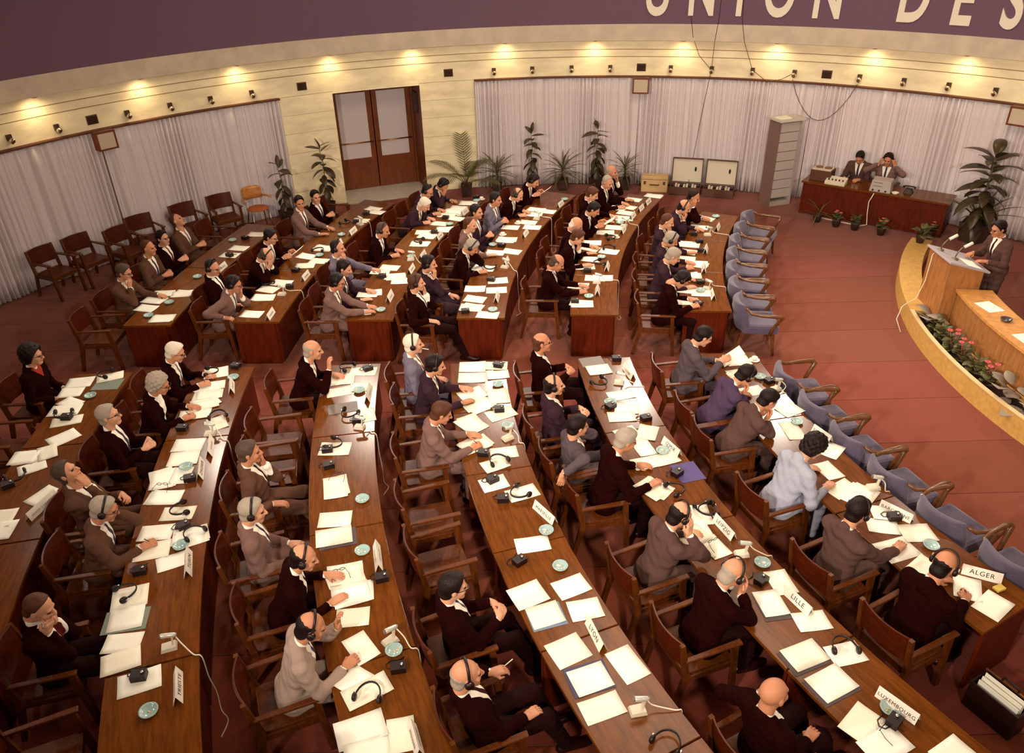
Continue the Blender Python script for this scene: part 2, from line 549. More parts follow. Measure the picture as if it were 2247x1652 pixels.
# downlights hidden under the fascia make the bright pools on the band
for i, a in enumerate((144, 134.2, 124.6, 114.6, 105.5, 95, 84.8, 75, 65, 55.2, 46.6, 37)):
    p = wpol(WR - 0.20, a, 3.20)
    t = thing('cove_downlight', 'recessed downlight under the fascia, %s from the left' % (ORD[i + 1] if i < 10 else ['eleventh', 'twelfth'][i - 10]), 'downlight', p, 0, 'downlights under the fascia')
    q = MB(); q.lathe([(0.055, 0.0), (0.055, -0.012), (0.042, -0.012), (0.04, -0.002), (0.0, -0.002)], 14); q.build('rim', M_LAMPCHROME, t)
    spot('downlight_lamp', p + Vector((0, 0, -0.02)), wpol(WR - 0.02, a, 2.6), 28.0, 150, 1.0, 0.14, (1.0, 0.76, 0.42))

# floodlight housings
ORD14 = ORD[1:] + ['eleventh', 'twelfth', 'thirteenth', 'fourteenth']
for i, a in enumerate(FLOODS):
    p = wpol(FLOOD_R + 0.02, a, FLOOD_Z + 0.02)
    dirv = ((wpol(10.0, a + 180, 2.6) if 200 < a < 340 else wpol(2.6, a + 180, 0.5)) - p).normalized()
    M = dirv.to_track_quat('Z', 'Y').to_matrix().to_4x4()
    t = thing('floodlight', 'round floodlight high on the blue wall, %s from the right' % ORD14[i], 'floodlight', p, 0, 'floodlights above the frame')
    q = MB(); q.lathe([(0.0, -0.22), (0.16, -0.2), (0.28, -0.02), (0.30, 0.06), (0.285, 0.06), (0.25, -0.02), (0.0, -0.06)], 20, M); q.build('reflector_shell', M_GREYMETAL, t)
    q = MB(); q.tube([Vector((0, 0, 0)) - dirv * 0.15, (wpol(WR - 0.25, a, FLOOD_Z + 0.25) - p)], 0.03, 8); q.build('bracket', M_GREYMETAL, t)

# lettering on the frieze
FONT_CACHE = {}
def text_mesh(txt, size, extrude=0.0, offset=0.0, space=1.0):
    key = (txt, size, extrude, offset, space)
    if key in FONT_CACHE:
        return FONT_CACHE[key]
    cu = bpy.data.curves.new('text', 'FONT')
    cu.body = txt
    cu.size = size
    cu.extrude = extrude
    cu.offset = offset
    cu.align_x = 'CENTER'
    cu.space_character = space
    cu.resolution_u = 6
    ob = bpy.data.objects.new('text', cu)
    COL.objects.link(ob)
    dg = bpy.context.evaluated_depsgraph_get()
    me = bpy.data.meshes.new_from_object(ob.evaluated_get(dg))
    bpy.data.objects.remove(ob)
    bpy.data.curves.remove(cu)
    FONT_CACHE[key] = me
    return me

M_LETTER = mat('letter_cream', srgb(238, 226, 204), 0.7)
FRZ = WR - 0.25
let = thing('wall_lettering', 'large cream capital letters UNION DES mounted on the blue frieze', 'lettering', wpol(FRZ, 64, 3.73))
for ch, a in zip('UNIONDES', (78.15, 73.4, 69.4, 65.35, 60.5, 52.4, 48.0, 43.7)):
    src = text_mesh(ch, 1.25, 0.025, 0.03)
    me = src.copy()
    me.materials.clear()
    me.materials.append(M_LETTER)
    o = link('letter_' + ch.lower(), me, let)
    p = wpol(FRZ - 0.03, a, 3.73) - let.location
    o.matrix_local = Matrix.Translation(p) @ Matrix.Rotation(R(a - 90), 4, 'Z') @ Matrix.Rotation(R(90), 4, 'X') @ Matrix.Diagonal((0.60, 1.0, 1.0, 1.0))
PEOPLE=[
(('U6', 2), -4.91, 0.371, 7.8, 'b', 'full', 'dg', 0, 1, 'D', 'C', 0, 12, 'hand to chin', 0),
(('U6', 3), -7.5, 0.385, 6.4, 'b', 'rec', 'br', 0, 0, 'K', 'K', 0, 0, 'hands together', 0.03),
(('U6', 4), -9.43, 0.446, 0.2, 'k', 'full', 'bk', 0, 1, 'K', 'K', -10, 0, 'hands on knee', -0.06),
(('U6', 5), -11.4, 0.471, -2.3, 'b', 'rec', 'br', 0, 0, 'K', 'K', 10, -25, 'leaning back', 0),
(('U5', 5), -14.83, 0.381, 6.7, 'g', 'full', 'bk', 0, 0, 'D', 'D', -45, 0, 'looking aside', 0.05),
(('U5', 6), -17.15, 0.413, 3.6, 'k', 'full', 'bk', 0, 0, 'K', 'K', -35, 0, 'hands folded', -0.08),
(('U5', 2), -5.52, 0.502, -5.4, 'k', 'rec', 'bk', 1, 1, 'L', 'L', -10, 15, 'hands in lap', 0),
(('U5', 1), -3.96, 0.29, 22.6, 'g', 'full', 'bk', 1, 1, 'C', 'R', 0, 8, 'hand to cheek', 0),
(('U5', 3), -7.83, 0.29, 24.5, 'k', 'fringe', 'dg', 1, 0, 'F', 'F', 0, 30, 'face in hands', 0),
(('U5', 4), -9.94, 0.326, 12.3, 'k', 'full', 'bk', 0, 1, 'H', 'H', 0, 15, 'reading a sheet', 0),
(('U4', 1), -4.0, 0.317, 13.2, 'g', 'full', 'bk', 1, 1, 'S', 'S', 0, 10, 'arms stretched out', 0),
(('U4', 2), -5.82, 0.334, 11.5, 'n', 'full', 'bk', 0, 0, 'D', 'D', 0, 15, 'looking down', 0),
(('U4', 3), -8.37, 0.476, -2.8, 'u', 'rec', 'bk', 1, 0, 'S', 'C', 0, 5, 'hand to mouth', 0),
(('U4', 4), -11.9, 0.29, 19.5, 'k', 'rec', 'dg', 1, 0, 'D', 'W', 0, 10, 'looking down', 0),
(('U4', 5), -17.88, 0.29, 33.5, 'n', 'full', 'wh', 0, 0, 'D', 'W', 0, 25, 'bent over papers', 0),
(('U4', 6), -19.74, 0.29, 18.6, 'n', 'rec', 'bk', 1, 1, 'D', 'W', 0, 20, 'reading', 0),
(('U4', 7), -21.86, 0.29, 24.7, 'n', 'full', 'bk', 1, 0, 'D', 'F', -10, 30, 'hand over face', 0),
(('U3', 1), -3.68, 0.524, -7.6, 'k', 'full', 'br', 1, 0, 'C', 'R', 5, 5, 'fist to mouth', 0),
(('U3', 2), -6.43, 0.497, -4.9, 'n', 'full', 'bk', 1, 0, 'L', 'C', 0, 10, 'fist to cheek', 0),
(('U3', 3), -10.03, 0.29, 19.4, 'k', 'full', 'gr', 1, 0, 'T', 'W', -5, 30, 'writing', 0),
(('U3', 4), -13.28, 0.362, 8.7, 'g', 'rec', 'br', 0, 0, 'L', 'D', 0, 5, 'arms down', 0),
(('U3', 5), -15.78, 0.387, 6.1, 'n', 'full', 'bk', 0, 0, 'K', 'K', -10, 0, 'hands folded', 0),
(('U3', 6), -18.82, 0.337, 11.2, 'u', 'full', 'bk', 0, 0, 'K', 'K', -5, 5, 'hands folded', 0),
(('U3', 7), -21.19, 0.29, 25.6, 'k', 'fringe', 'dg', 1, 0, 'D', 'W', 0, 25, 'bent over papers', 0),
(('U3', 8), -24.8, 0.29, 25.2, 'k', 'full', 'bk', 1, 0, 'H', 'H', 0, 20, 'reading a sheet', 0),
(('U2', 1), -7.31, 0.381, 6.7, 'k', 'fringe', 'dg', 0, 0, 'D', 'W', 0, 30, 'writing', 0),
(('U2', 2), -12.56, 0.29, 19.4, 'k', 'full', 'br', 0, 0, 'C', 'D', 0, 20, 'hand to chin', 0),
(('U2', 3), -14.92, 0.326, 12.3, 'k', 'bald', 'wh', 0, 0, 'D', 'D', 0, 25, 'looking down', 0),
(('U2', 4), -19.1, 0.29, 20.5, 'k', 'full', 'bk', 0, 0, 'H', 'H', 0, 25, 'holding a sheet', 0),
(('U2', 5), -22.25, 0.369, 8.0, 'k', 'full', 'br', 0, 0, 'D', 'D', 0, 25, 'looking down', 0),
(('U2', 6), -25.82, 0.332, 11.7, 'k', 'rec', 'gr', 0, 0, 'D', 'W', -20, 15, 'turned to neighbour', 0),
(('U2', 7), -28.36, 0.382, 6.6, 'k', 'fringe', 'gr', 0, 0, 'C', 'D', 0, 0, 'hand to chin', 0),
(('U1', 2), -9.28, 0.329, 12.0, 'n', 'full', 'gr', 0, 0, 'D', 'D', 0, 25, 'leaning forward', 0),
(('U1', 1), -5.28, 0.302, 14.8, 'k', 'full', 'bk', 1, 0, 'D', 'W', 0, 45, 'bent low, writing', 0),
(('U1', 3), -12.78, 0.347, 10.2, 'n', 'full', 'gr', 1, 0, 'D', 'W', 0, 25, 'reading', 0),
(('U1', 4), -16.85, 0.401, 4.7, 'n', 'rec', 'br', 0, 0, 'C', 'D', 0, 20, 'hand to chin', 0),
(('U1', 5), -21.29, 0.319, 13.0, 'n', 'bald', 'bk', 1, 0, 'D', 'C', 0, 20, 'fist to mouth', 0),
(('U1', 6), -24.45, 0.291, 15.9, 'k', 'rec', 'bk', 0, 0, 'D', 'T', 0, 15, 'hand to ear', 0),
(('L6', 1), 2.69, 0.38, 6.8, 'k', 'bouf', 'bk', 0, 1, 'L', 'L', 0, 5, 'red collar', 0),
(('L5', 1), 2.88, 0.31, 13.9, 'k', 'full', 'wh', 0, 1, 'D', 'W', 0, 15, 'writing', 0),
(('L5', 2), 5.35, 0.3, 15.0, 'k', 'curly', 'gr', 0, 1, 'D', 'W', 0, 15, 'writing', 0),
(('L5', 3), 7.51, 0.448, 0.0, 'k', 'full', 'gr', 0, 1, 'K', 'K', 0, -5, 'holding a handkerchief', 0),
(('L5', 4), 10.65, 0.494, -4.6, 'b', 'full', 'dg', 0, 0, 'K', 'C', -5, -25, 'leaning back', 0),
(('L5', 5), 12.65, 0.314, 13.5, 'b', 'full', 'gr', 1, 1, 'T', 'W', 0, 15, 'writing', 0),
(('L5', 6), 16.32, 0.459, -1.1, 'k', 'rec', 'br', 0, 0, 'C', 'C', -15, 25, 'hands to face', 0),
(('L4', 1), 3.5, 0.29, 18.8, 'k', 'fringe', 'gr', 0, 0, 'D', 'U', 0, 0, 'raising a hand', 0.03),
(('L4', 4), 10.85, 0.498, -5.0, 'b', 'full', 'dg', 0, 0, 'C', 'R', 0, 5, 'hand to cheek', 0),
(('L4', 5), 14.12, 0.467, -1.9, 'g', 'full', 'gr', 1, 0, 'L', 'L', -5, 10, 'hands in lap', 0),
(('L4', 6), 16.6, 0.29, 19.2, 'k', 'fringe', 'bk', 1, 0, 'D', 'D', -10, 10, 'hand on papers', 0),
(('L4', 7), 19.45, 0.29, 16.0, 'G', 'fringe', 'bk', 1, 0, 'U', 'W', -5, 15, 'elbow up', 0),
(('L3', 1), 3.57, 0.456, -0.8, 'u', 'full', 'wh', 1, 0, 'L', 'L', 0, 0, 'cigarette in mouth', 0),
(('L3', 2), 5.58, 0.34, 10.8, 'n', 'full', 'bk', 1, 0, 'D', 'D', 0, 10, 'sorting papers', 0),
(('L3', 3), 9.68, 0.347, 10.2, 'g', 'full', 'br', 0, 0, 'D', 'W', 0, 20, 'writing', 0),
(('L3', 6), 19.62, 0.527, -7.9, 'k', 'full', 'bk', 0, 1, 'K', 'K', -5, 10, 'hands clasped', 0),
(('L3', 7), 22.78, 0.6, -16.9, 'k', 'bald', 'gr', 1, 0, 'R', 'L', -5, 10, 'cigarette in hand', 0),
(('L2', 1), 4.22, 0.492, -4.4, 'k', 'fringe', 'br', 0, 1, 'K', 'K', 0, 0, 'hands clasped', 0),
(('L2', 2), 8.59, 0.508, -6.0, 'n', 'fringe', 'bk', 1, 0, 'K', 'K', -5, 5, 'hands joined', 0),
(('L2', 3), 11.5, 0.462, -1.4, 'u2', 'full', 'bk', 0, 0, 'T', 'B', 10, 10, 'arm over chair', -0.13),
(('L2', 4), 14.06, 0.32, 12.9, 'k', 'full', 'gr', 0, 0, 'D', 'D', 0, 15, 'leaning on papers', 0.05),
(('L2', 5), 19.15, 0.305, 14.5, 'g2', 'fringe', 'bk', 1, 0, 'D', 'T', 0, 15, 'hand to cheek', 0),
(('L2', 6), 22.64, 0.3, 15.0, 'k', 'bald', 'gr', 1, 0, 'F', 'F', 0, 20, 'hands to face', 0),
(('L2', 7), 27.33, 0.532, -8.4, 'k', 'none', 'gr', 0, 0, 'R', 'L', 0, 5, 'leaning back', 0),
(('L1', 1), 4.29, 0.331, 11.9, 'u2', 'full', 'bk', 0, 0, 'W', 'H', 0, 25, 'reading a sheet', 0),
(('L1', 2), 8.88, 0.29, 29.1, 'p', 'full', 'bk', 1, 0, 'D', 'C', 0, 25, 'bent forward', 0),
(('L1', 3), 11.73, 0.29, 31.3, 'g2', 'full', 'bk', 0, 0, 'C', 'C', 0, 20, 'hands at chin', 0),
(('L1', 4), 16.94, 0.29, 22.1, 'lb', 'curly', 'bk', 0, 0, 'D', 'D', 5, 25, 'light blue jacket', 0.02),
(('L1', 5), 22.04, 0.401, 4.7, 'g2', 'full', 'bk', 1, 0, 'C', 'D', 5, 15, 'head on hand', 0),
(('L1', 6), 26.1, 0.337, 11.2, 'k', 'bald', 'bk', 1, 0, 'D', 'W', 5, 20, 'writing', 0),
(('L4', 8), 23.65, 0.475, -2.7, 'k', 'full', 'bk', 0, 0, 'L', 'D', 0, 10, 'hand on armrest', 0),
]
EMPTY_CHAIRS=[(('L4', 2), 6.6), (('L4', 3), 8.6), (('L3', 4), 12.9), (('L3', 5), 15.6), (('L5', 7), 19.3), (('L5', 8), 22.0), (('L6', 2), 5.4), (('L6', 3), 8.2), (('U6', 1), -3.0), (('U6', 6), -14.2), (('U5', 7), -19.3)]
PAPERS=[
(2.127, 4.572, 97.0, 0.3, 0.225, 'f_d', 0, ('L2', 6)),
(2.217, 4.043, 21.3, 0.33, 0.235, 'f_d', 0, ('L2', 7)),
(2.346, 3.787, 24.5, 0.355, 0.247, 'f_d', 0, ('L2', 7)),
(0.232, 4.529, 15.9, 0.3, 0.255, 'f_bl', 0, ('L3', 6)),
(0.528, 3.911, 16.2, 0.336, 0.27, 'f_nv', 0, ('L3', 7)),
(1.039, 8.72, 10.9, 0.3, 0.229, 'f_gy', 0, ('L2', 1)),
(-2.022, 7.785, 13.5, 0.347, 0.22, 'f_gy', 0, ('L4', 2)),
(-5.122, 8.474, 2.4, 0.336, 0.253, 'f_gn', 0, ('L6', 1)),
(1.799, 6.396, 104.0, 0.306, 0.27, 'f_pu', 0, ('L2', 4)),
(-3.309, 4.605, 10.3, 0.359, 0.248, 'f_gn', 0, ('L5', 6)),
(-1.687, 5.538, 13.6, 0.353, 0.245, 'f_d', 0, ('L4', 5)),
(3.451, 5.504, -12.4, 0.27, 0.19, 's', 0, ('L1', 5)),
(3.452, 5.194, 16.9, 0.349, 0.268, 's', 0, ('L1', 5)),
(3.729, 5.404, 1.1, 0.3, 0.235, 's', 0, ('L1', 5)),
(3.844, 4.714, -115.3, 0.27, 0.225, 's', 0, ('L1', 6)),
(3.954, 4.515, -143.9, 0.297, 0.217, 's', 1, ('L1', 6)),
(2.286, 4.837, -81.3, 0.27, 0.195, 's', 0, ('L2', 6)),
(2.131, 4.606, -81.7, 0.27, 0.226, 's', 1, ('L2', 6)),
(2.406, 4.405, 6.4, 0.288, 0.19, 's', 0, ('L2', 6)),
(2.239, 4.072, 21.6, 0.31, 0.222, 's', 1, ('L2', 7)),
(2.559, 4.073, 12.1, 0.27, 0.19, 's', 0, ('L2', 7)),
(2.352, 3.811, 25.4, 0.33, 0.233, 's', 1, ('L2', 7)),
(2.447, 3.467, 41.4, 0.292, 0.215, 's', 0, ('L2', 7)),
(2.54, 3.295, 25.7, 0.348, 0.214, 's', 1, ('L2', 7)),
(2.979, 3.216, 28.5, 0.27, 0.19, 's', 0, ('L2', 7)),
(1.779, 5.726, -84.9, 0.27, 0.19, 's', 0, ('L2', 5)),
(1.735, 5.49, -78.3, 0.27, 0.19, 's', 0, ('L2', 5)),
(1.813, 5.287, -65.8, 0.27, 0.19, 's', 1, ('L2', 5)),
(3.586, 4.967, 36.5, 0.27, 0.19, 's', 0, ('L1', 6)),
(3.56, 5.683, -8.8, 0.27, 0.192, 's', 1, ('L1', 5)),
(2.888, 8.655, 11.4, 0.38, 0.261, 'k', 0, ('L1', 1)),
(2.875, 8.32, 20.6, 0.38, 0.205, 'k', 0, ('L1', 1)),
(2.878, 7.909, 15.4, 0.301, 0.19, 's', 0, ('L1', 2)),
(3.206, 7.489, 27.6, 0.27, 0.213, 's', 0, ('L1', 2)),
(3.109, 7.081, -86.1, 0.348, 0.19, 's', 0, ('L1', 3)),
(3.407, 6.697, 48.3, 0.27, 0.19, 's', 0, ('L1', 4)),
(3.248, 6.357, -72.0, 0.283, 0.19, 's', 0, ('L1', 4)),
(3.274, 6.059, 30.0, 0.327, 0.205, 's', 0, ('L1', 4)),
(3.414, 5.958, 48.9, 0.38, 0.28, 'k', 1, ('L1', 4)),
(1.287, 7.077, -64.8, 0.301, 0.258, 's', 0, ('L2', 3)),
(1.497, 7.114, -109.7, 0.27, 0.215, 's', 1, ('L2', 3)),
(1.41, 6.833, -74.7, 0.27, 0.19, 's', 0, ('L2', 3)),
(1.382, 6.565, 15.2, 0.27, 0.198, 's', 0, ('L2', 4)),
(1.609, 6.627, 19.0, 0.27, 0.19, 's', 1, ('L2', 4)),
(1.425, 6.142, -45.6, 0.344, 0.28, 'k', 0, ('L2', 4)),
(1.778, 5.729, -89.2, 0.27, 0.19, 's', 1, ('L2', 5)),
(1.652, 5.43, 31.0, 0.278, 0.234, 's', 2, ('L2', 5)),
(-0.507, 8.668, -0.1, 0.337, 0.269, 's', 0, ('L3', 1)),
(-0.507, 8.397, -0.2, 0.337, 0.241, 's', 0, ('L3', 1)),
(-0.195, 8.676, -3.1, 0.27, 0.206, 's', 0, ('L3', 1)),
(-0.176, 8.45, 7.1, 0.281, 0.203, 's', 1, ('L3', 1)),
(-0.49, 8.009, 28.1, 0.326, 0.254, 's', 0, ('L3', 2)),
(-0.42, 7.757, 29.8, 0.325, 0.278, 'k', 0, ('L3', 2)),
(-0.188, 7.964, -86.1, 0.319, 0.28, 'k', 0, ('L3', 2)),
(-0.137, 7.567, 26.2, 0.348, 0.213, 's', 0, ('L3', 2)),
(-0.488, 7.368, -54.6, 0.324, 0.28, 'k', 0, ('L3', 3)),
(-0.431, 6.981, 33.7, 0.38, 0.28, 'k', 0, ('L3', 3)),
(-0.11, 6.815, 9.0, 0.301, 0.19, 's', 0, ('L3', 3)),
(-0.205, 6.603, 26.7, 0.27, 0.19, 's', 1, ('L3', 4)),
(-0.215, 6.294, 20.2, 0.27, 0.22, 's', 0, ('L3', 4)),
(0.074, 6.129, 22.6, 0.325, 0.21, 's', 0, ('L3', 4)),
(1.106, 8.508, 9.9, 0.299, 0.243, 's', 1, ('L2', 1)),
(1.304, 7.904, 13.3, 0.324, 0.19, 's', 0, ('L2', 2)),
(1.334, 7.608, -9.4, 0.27, 0.19, 's', 0, ('L2', 2)),
(1.253, 7.44, 2.3, 0.31, 0.192, 's', 1, ('L2', 2)),
(0.149, 5.388, 9.4, 0.325, 0.193, 's', 0, ('L3', 5)),
(0.087, 4.771, 25.4, 0.298, 0.268, 's', 0, ('L3', 6)),
(0.224, 4.544, 18.1, 0.288, 0.233, 's', 1, ('L3', 6)),
(0.466, 4.853, 24.8, 0.292, 0.218, 's', 0, ('L3', 6)),
(0.564, 4.593, 11.9, 0.289, 0.219, 's', 0, ('L3', 6)),
(0.388, 4.175, 26.6, 0.305, 0.251, 's', 0, ('L3', 7)),
(0.537, 3.904, 20.6, 0.304, 0.248, 's', 1, ('L3', 7)),
(0.84, 4.032, -64.0, 0.311, 0.218, 's', 0, ('L3', 7)),
(0.599, 3.652, 19.6, 0.326, 0.196, 's', 0, ('L3', 7)),
(-2.178, 8.438, 7.3, 0.352, 0.271, 'k', 0, ('L4', 1)),
(-1.909, 8.627, -3.0, 0.348, 0.206, 's', 0, ('L4', 1)),
(-2.135, 8.15, 14.1, 0.303, 0.19, 's', 0, ('L4', 1)),
(-1.876, 8.248, 2.3, 0.27, 0.19, 's', 0, ('L4', 1)),
(-1.719, 7.623, -75.3, 0.27, 0.19, 's', 0, ('L4', 2)),
(-1.97, 6.968, -0.5, 0.333, 0.234, 's', 0, ('L4', 3)),
(-1.841, 6.31, -78.0, 0.38, 0.28, 'k', 0, ('L4', 4)),
(-1.762, 5.81, 4.2, 0.329, 0.213, 's', 0, ('L4', 5)),
(-1.728, 5.563, 12.6, 0.341, 0.245, 's', 1, ('L4', 5)),
(-1.533, 5.073, 19.8, 0.37, 0.223, 'k', 0, ('L4', 6)),
(-1.421, 4.828, 17.6, 0.341, 0.28, 'k', 0, ('L4', 6)),
(-1.391, 4.574, 5.0, 0.27, 0.19, 's', 0, ('L4', 6)),
(-1.249, 3.929, -32.9, 0.299, 0.242, 's', 0, ('L4', 7)),
(-1.274, 4.257, -53.7, 0.307, 0.19, 's', 0, ('L4', 7)),
(-1.164, 3.85, 31.0, 0.35, 0.19, 's', 1, ('L4', 7)),
(-1.166, 3.526, 21.0, 0.356, 0.244, 's', 0, ('L4', 8)),
(-1.092, 3.351, 17.5, 0.326, 0.19, 's', 1, ('L4', 8)),
(-0.866, 3.477, -80.0, 0.27, 0.19, 's', 0, ('L4', 8)),
(-3.815, 8.694, 16.4, 0.293, 0.252, 's', 0, ('L5', 1)),
(-3.796, 8.375, 11.7, 0.38, 0.207, 'k', 0, ('L5', 1)),
(-3.759, 8.159, 5.6, 0.38, 0.19, 'k', 1, ('L5', 1)),
(-3.722, 7.944, 29.7, 0.38, 0.193, 'k', 2, ('L5', 2)),
(-3.761, 7.72, 10.2, 0.363, 0.19, 's', 3, ('L5', 2)),
(-3.443, 7.533, -59.1, 0.27, 0.19, 's', 0, ('L5', 2)),
(-3.637, 7.12, 3.7, 0.331, 0.238, 's', 0, ('L5', 3)),
(-3.603, 6.868, 7.8, 0.325, 0.26, 's', 0, ('L5', 3)),
(-3.708, 6.515, -68.3, 0.329, 0.28, 'k', 0, ('L5', 4)),
(-3.523, 6.561, -87.0, 0.27, 0.207, 's', 1, ('L5', 4)),
(-3.567, 6.202, 4.5, 0.38, 0.22, 'k', 0, ('L5', 4)),
(-3.344, 5.957, 2.7, 0.326, 0.191, 's', 0, ('L5', 4)),
(-5.506, 8.539, 8.2, 0.325, 0.258, 's', 0, ('L6', 1)),
(-5.506, 8.299, 6.5, 0.275, 0.224, 's', 0, ('L6', 1)),
(-5.166, 8.653, 20.6, 0.318, 0.19, 's', 1, ('L6', 1)),
(-5.401, 8.061, -26.5, 0.27, 0.19, 's', 0, ('L6', 1)),
(-5.385, 7.893, 6.3, 0.354, 0.23, 's', 1, ('L6', 2)),
(-5.257, 7.665, 16.1, 0.332, 0.209, 's', 0, ('L6', 2)),
(-5.132, 7.321, 47.3, 0.31, 0.238, 's', 0, ('L6', 2)),
(-5.375, 6.975, 7.1, 0.282, 0.273, 'k', 0, ('L6', 3)),
(-5.176, 7.04, -61.3, 0.27, 0.19, 's', 1, ('L6', 3)),
(-5.209, 6.774, 32.9, 0.272, 0.204, 's', 0, ('L6', 3)),
(-4.855, 6.29, 62.9, 0.291, 0.19, 's', 0, ('L6', 3)),
(-5.073, 5.955, -82.0, 0.27, 0.19, 's', 0, ('L6', 3)),
(-4.977, 5.778, -82.3, 0.27, 0.19, 's', 1, ('L6', 3)),
(-3.46, 5.688, 5.0, 0.315, 0.211, 's', 0, ('L5', 5)),
(-3.406, 5.442, 13.0, 0.322, 0.234, 's', 0, ('L5', 5)),
(-3.161, 5.293, 26.6, 0.28, 0.19, 's', 0, ('L5', 5)),
(-3.098, 5.621, 17.3, 0.292, 0.28, 'k', 0, ('L5', 5)),
(-3.381, 4.867, 16.9, 0.303, 0.268, 's', 0, ('L5', 6)),
(-3.316, 4.63, 13.4, 0.29, 0.262, 's', 1, ('L5', 6)),
(-3.24, 4.371, 4.8, 0.305, 0.19, 's', 0, ('L5', 6)),
(-3.178, 4.187, 22.3, 0.301, 0.214, 's', 1, ('L5', 6)),
(-2.951, 3.989, 21.3, 0.329, 0.214, 's', 0, ('L5', 7)),
(-5.458, 10.955, -16.7, 0.31, 0.22, 'k', 0, ('U6', 2)),
(-5.412, 11.182, 2.6, 0.31, 0.22, 's', 1, ('U6', 2)),
(-5.481, 10.669, -15.6, 0.31, 0.22, 's', 0, ('U6', 2)),
(-5.119, 10.301, -3.7, 0.31, 0.22, 'k', 0, ('U6', 1)),
(-5.094, 11.162, 0.7, 0.31, 0.22, 'k', 0, ('U6', 2)),
(-4.752, 13.011, -14.8, 0.31, 0.22, 's', 0, ('U6', 5)),
(-4.823, 12.699, -12.7, 0.31, 0.22, 's', 0, ('U6', 5)),
(-4.623, 13.677, -7.2, 0.31, 0.22, 's', 0, ('U6', 6)),
(-3.811, 10.37, -9.7, 0.31, 0.22, 's', 0, ('U5', 1)),
(-3.782, 10.921, 0.0, 0.31, 0.22, 'k', 0, ('U5', 2)),
(-3.791, 11.236, -20.5, 0.31, 0.22, 's', 0, ('U5', 2)),
(-3.628, 11.466, -13.0, 0.31, 0.22, 's', 0, ('U5', 3)),
(-3.403, 12.148, 1.2, 0.31, 0.22, 's', 0, ('U5', 4)),
(-3.207, 12.332, -11.3, 0.31, 0.22, 's', 0, ('U5', 4)),
(-3.469, 12.553, -24.2, 0.31, 0.22, 's', 0, ('U5', 4)),
(-3.239, 12.904, -15.9, 0.31, 0.22, 'k', 0, ('U5', 5)),
(-2.797, 14.27, -12.8, 0.31, 0.22, 's', 0, ('U5', 6)),
(-2.643, 14.916, -27.8, 0.31, 0.22, 's', 0, ('U5', 7)),
(-2.555, 14.708, -24.7, 0.31, 0.22, 's', 1, ('U5', 7)),
(-2.155, 10.985, -0.1, 0.31, 0.22, 'k', 0, ('U4', 2)),
(-2.202, 10.35, 5.3, 0.31, 0.22, 's', 0, ('U4', 1)),
(-2.104, 11.82, -4.3, 0.31, 0.22, 's', 0, ('U4', 3)),
(-1.968, 11.955, -12.0, 0.31, 0.22, 's', 1, ('U4', 3)),
(-1.813, 11.595, 1.9, 0.31, 0.22, 'k', 0, ('U4', 3)),
(-1.718, 11.409, 1.7, 0.31, 0.22, 's', 1, ('U4', 3)),
(-1.572, 12.987, -14.6, 0.31, 0.22, 'k', 0, ('U4', 4)),
(-1.49, 13.348, -9.9, 0.31, 0.22, 'k', 0, ('U4', 5)),
(-1.161, 13.658, -6.6, 0.31, 0.22, 'k', 0, ('U4', 5)),
(-1.28, 13.982, -16.3, 0.31, 0.22, 's', 0, ('U4', 5)),
(-1.187, 14.426, -16.5, 0.31, 0.22, 'k', 0, ('U4', 6)),
(-0.983, 14.234, -28.2, 0.31, 0.22, 's', 0, ('U4', 6)),
(-0.962, 14.845, -14.4, 0.31, 0.22, 's', 0, ('U4', 7)),
(-0.771, 15.095, -10.8, 0.31, 0.22, 'k', 0, ('U4', 7)),
(-1.076, 14.633, -10.7, 0.31, 0.22, 'k', 1, ('U4', 6)),
(-1.528, 13.541, -3.1, 0.31, 0.22, 's', 1, ('U4', 5)),
(-0.537, 11.045, -4.3, 0.31, 0.22, 's', 0, ('U3', 2)),
(-0.203, 10.977, 0.8, 0.31, 0.22, 's', 0, ('U3', 2)),
(-0.527, 10.682, -18.3, 0.31, 0.22, 's', 0, ('U3', 2)),
(-0.557, 10.403, -16.3, 0.31, 0.22, 'k', 0, ('U3', 1)),
(-0.329, 10.14, -11.6, 0.31, 0.22, 's', 0, ('U3', 1)),
(-0.413, 11.847, -21.1, 0.31, 0.22, 'k', 0, ('U3', 3)),
(-0.229, 12.484, -13.6, 0.31, 0.22, 's', 0, ('U3', 4)),
(-0.184, 11.33, 4.3, 0.31, 0.22, 's', 0, ('U3', 3)),
(0.053, 12.521, -21.9, 0.31, 0.22, 's', 0, ('U3', 4)),
(-0.029, 13.056, -10.2, 0.31, 0.22, 'k', 0, ('U3', 5)),
(0.046, 13.682, -13.5, 0.31, 0.22, 's', 0, ('U3', 6)),
(0.38, 13.923, -17.4, 0.31, 0.22, 's', 0, ('U3', 6)),
(0.441, 13.652, -14.2, 0.31, 0.22, 's', 0, ('U3', 6)),
(0.549, 14.613, -21.3, 0.31, 0.22, 'k', 0, ('U3', 7)),
(0.491, 14.365, -21.9, 0.31, 0.22, 'k', 0, ('U3', 7)),
(0.764, 14.487, -23.3, 0.31, 0.22, 's', 0, ('U3', 7)),
(1.459, 12.822, -9.1, 0.31, 0.22, 's', 0, ('U2', 3)),
(1.397, 12.567, -29.0, 0.31, 0.22, 's', 0, ('U2', 3)),
(1.704, 12.403, -23.4, 0.31, 0.22, 's', 0, ('U2', 3)),
(1.371, 12.094, -16.5, 0.31, 0.22, 's', 0, ('U2', 2)),
(1.236, 11.786, -0.3, 0.31, 0.22, 's', 0, ('U2', 2)),
(1.066, 11.055, -12.5, 0.31, 0.22, 's', 0, ('U2', 1)),
(1.071, 10.429, -5.9, 0.31, 0.22, 'k', 0, ('U2', 1)),
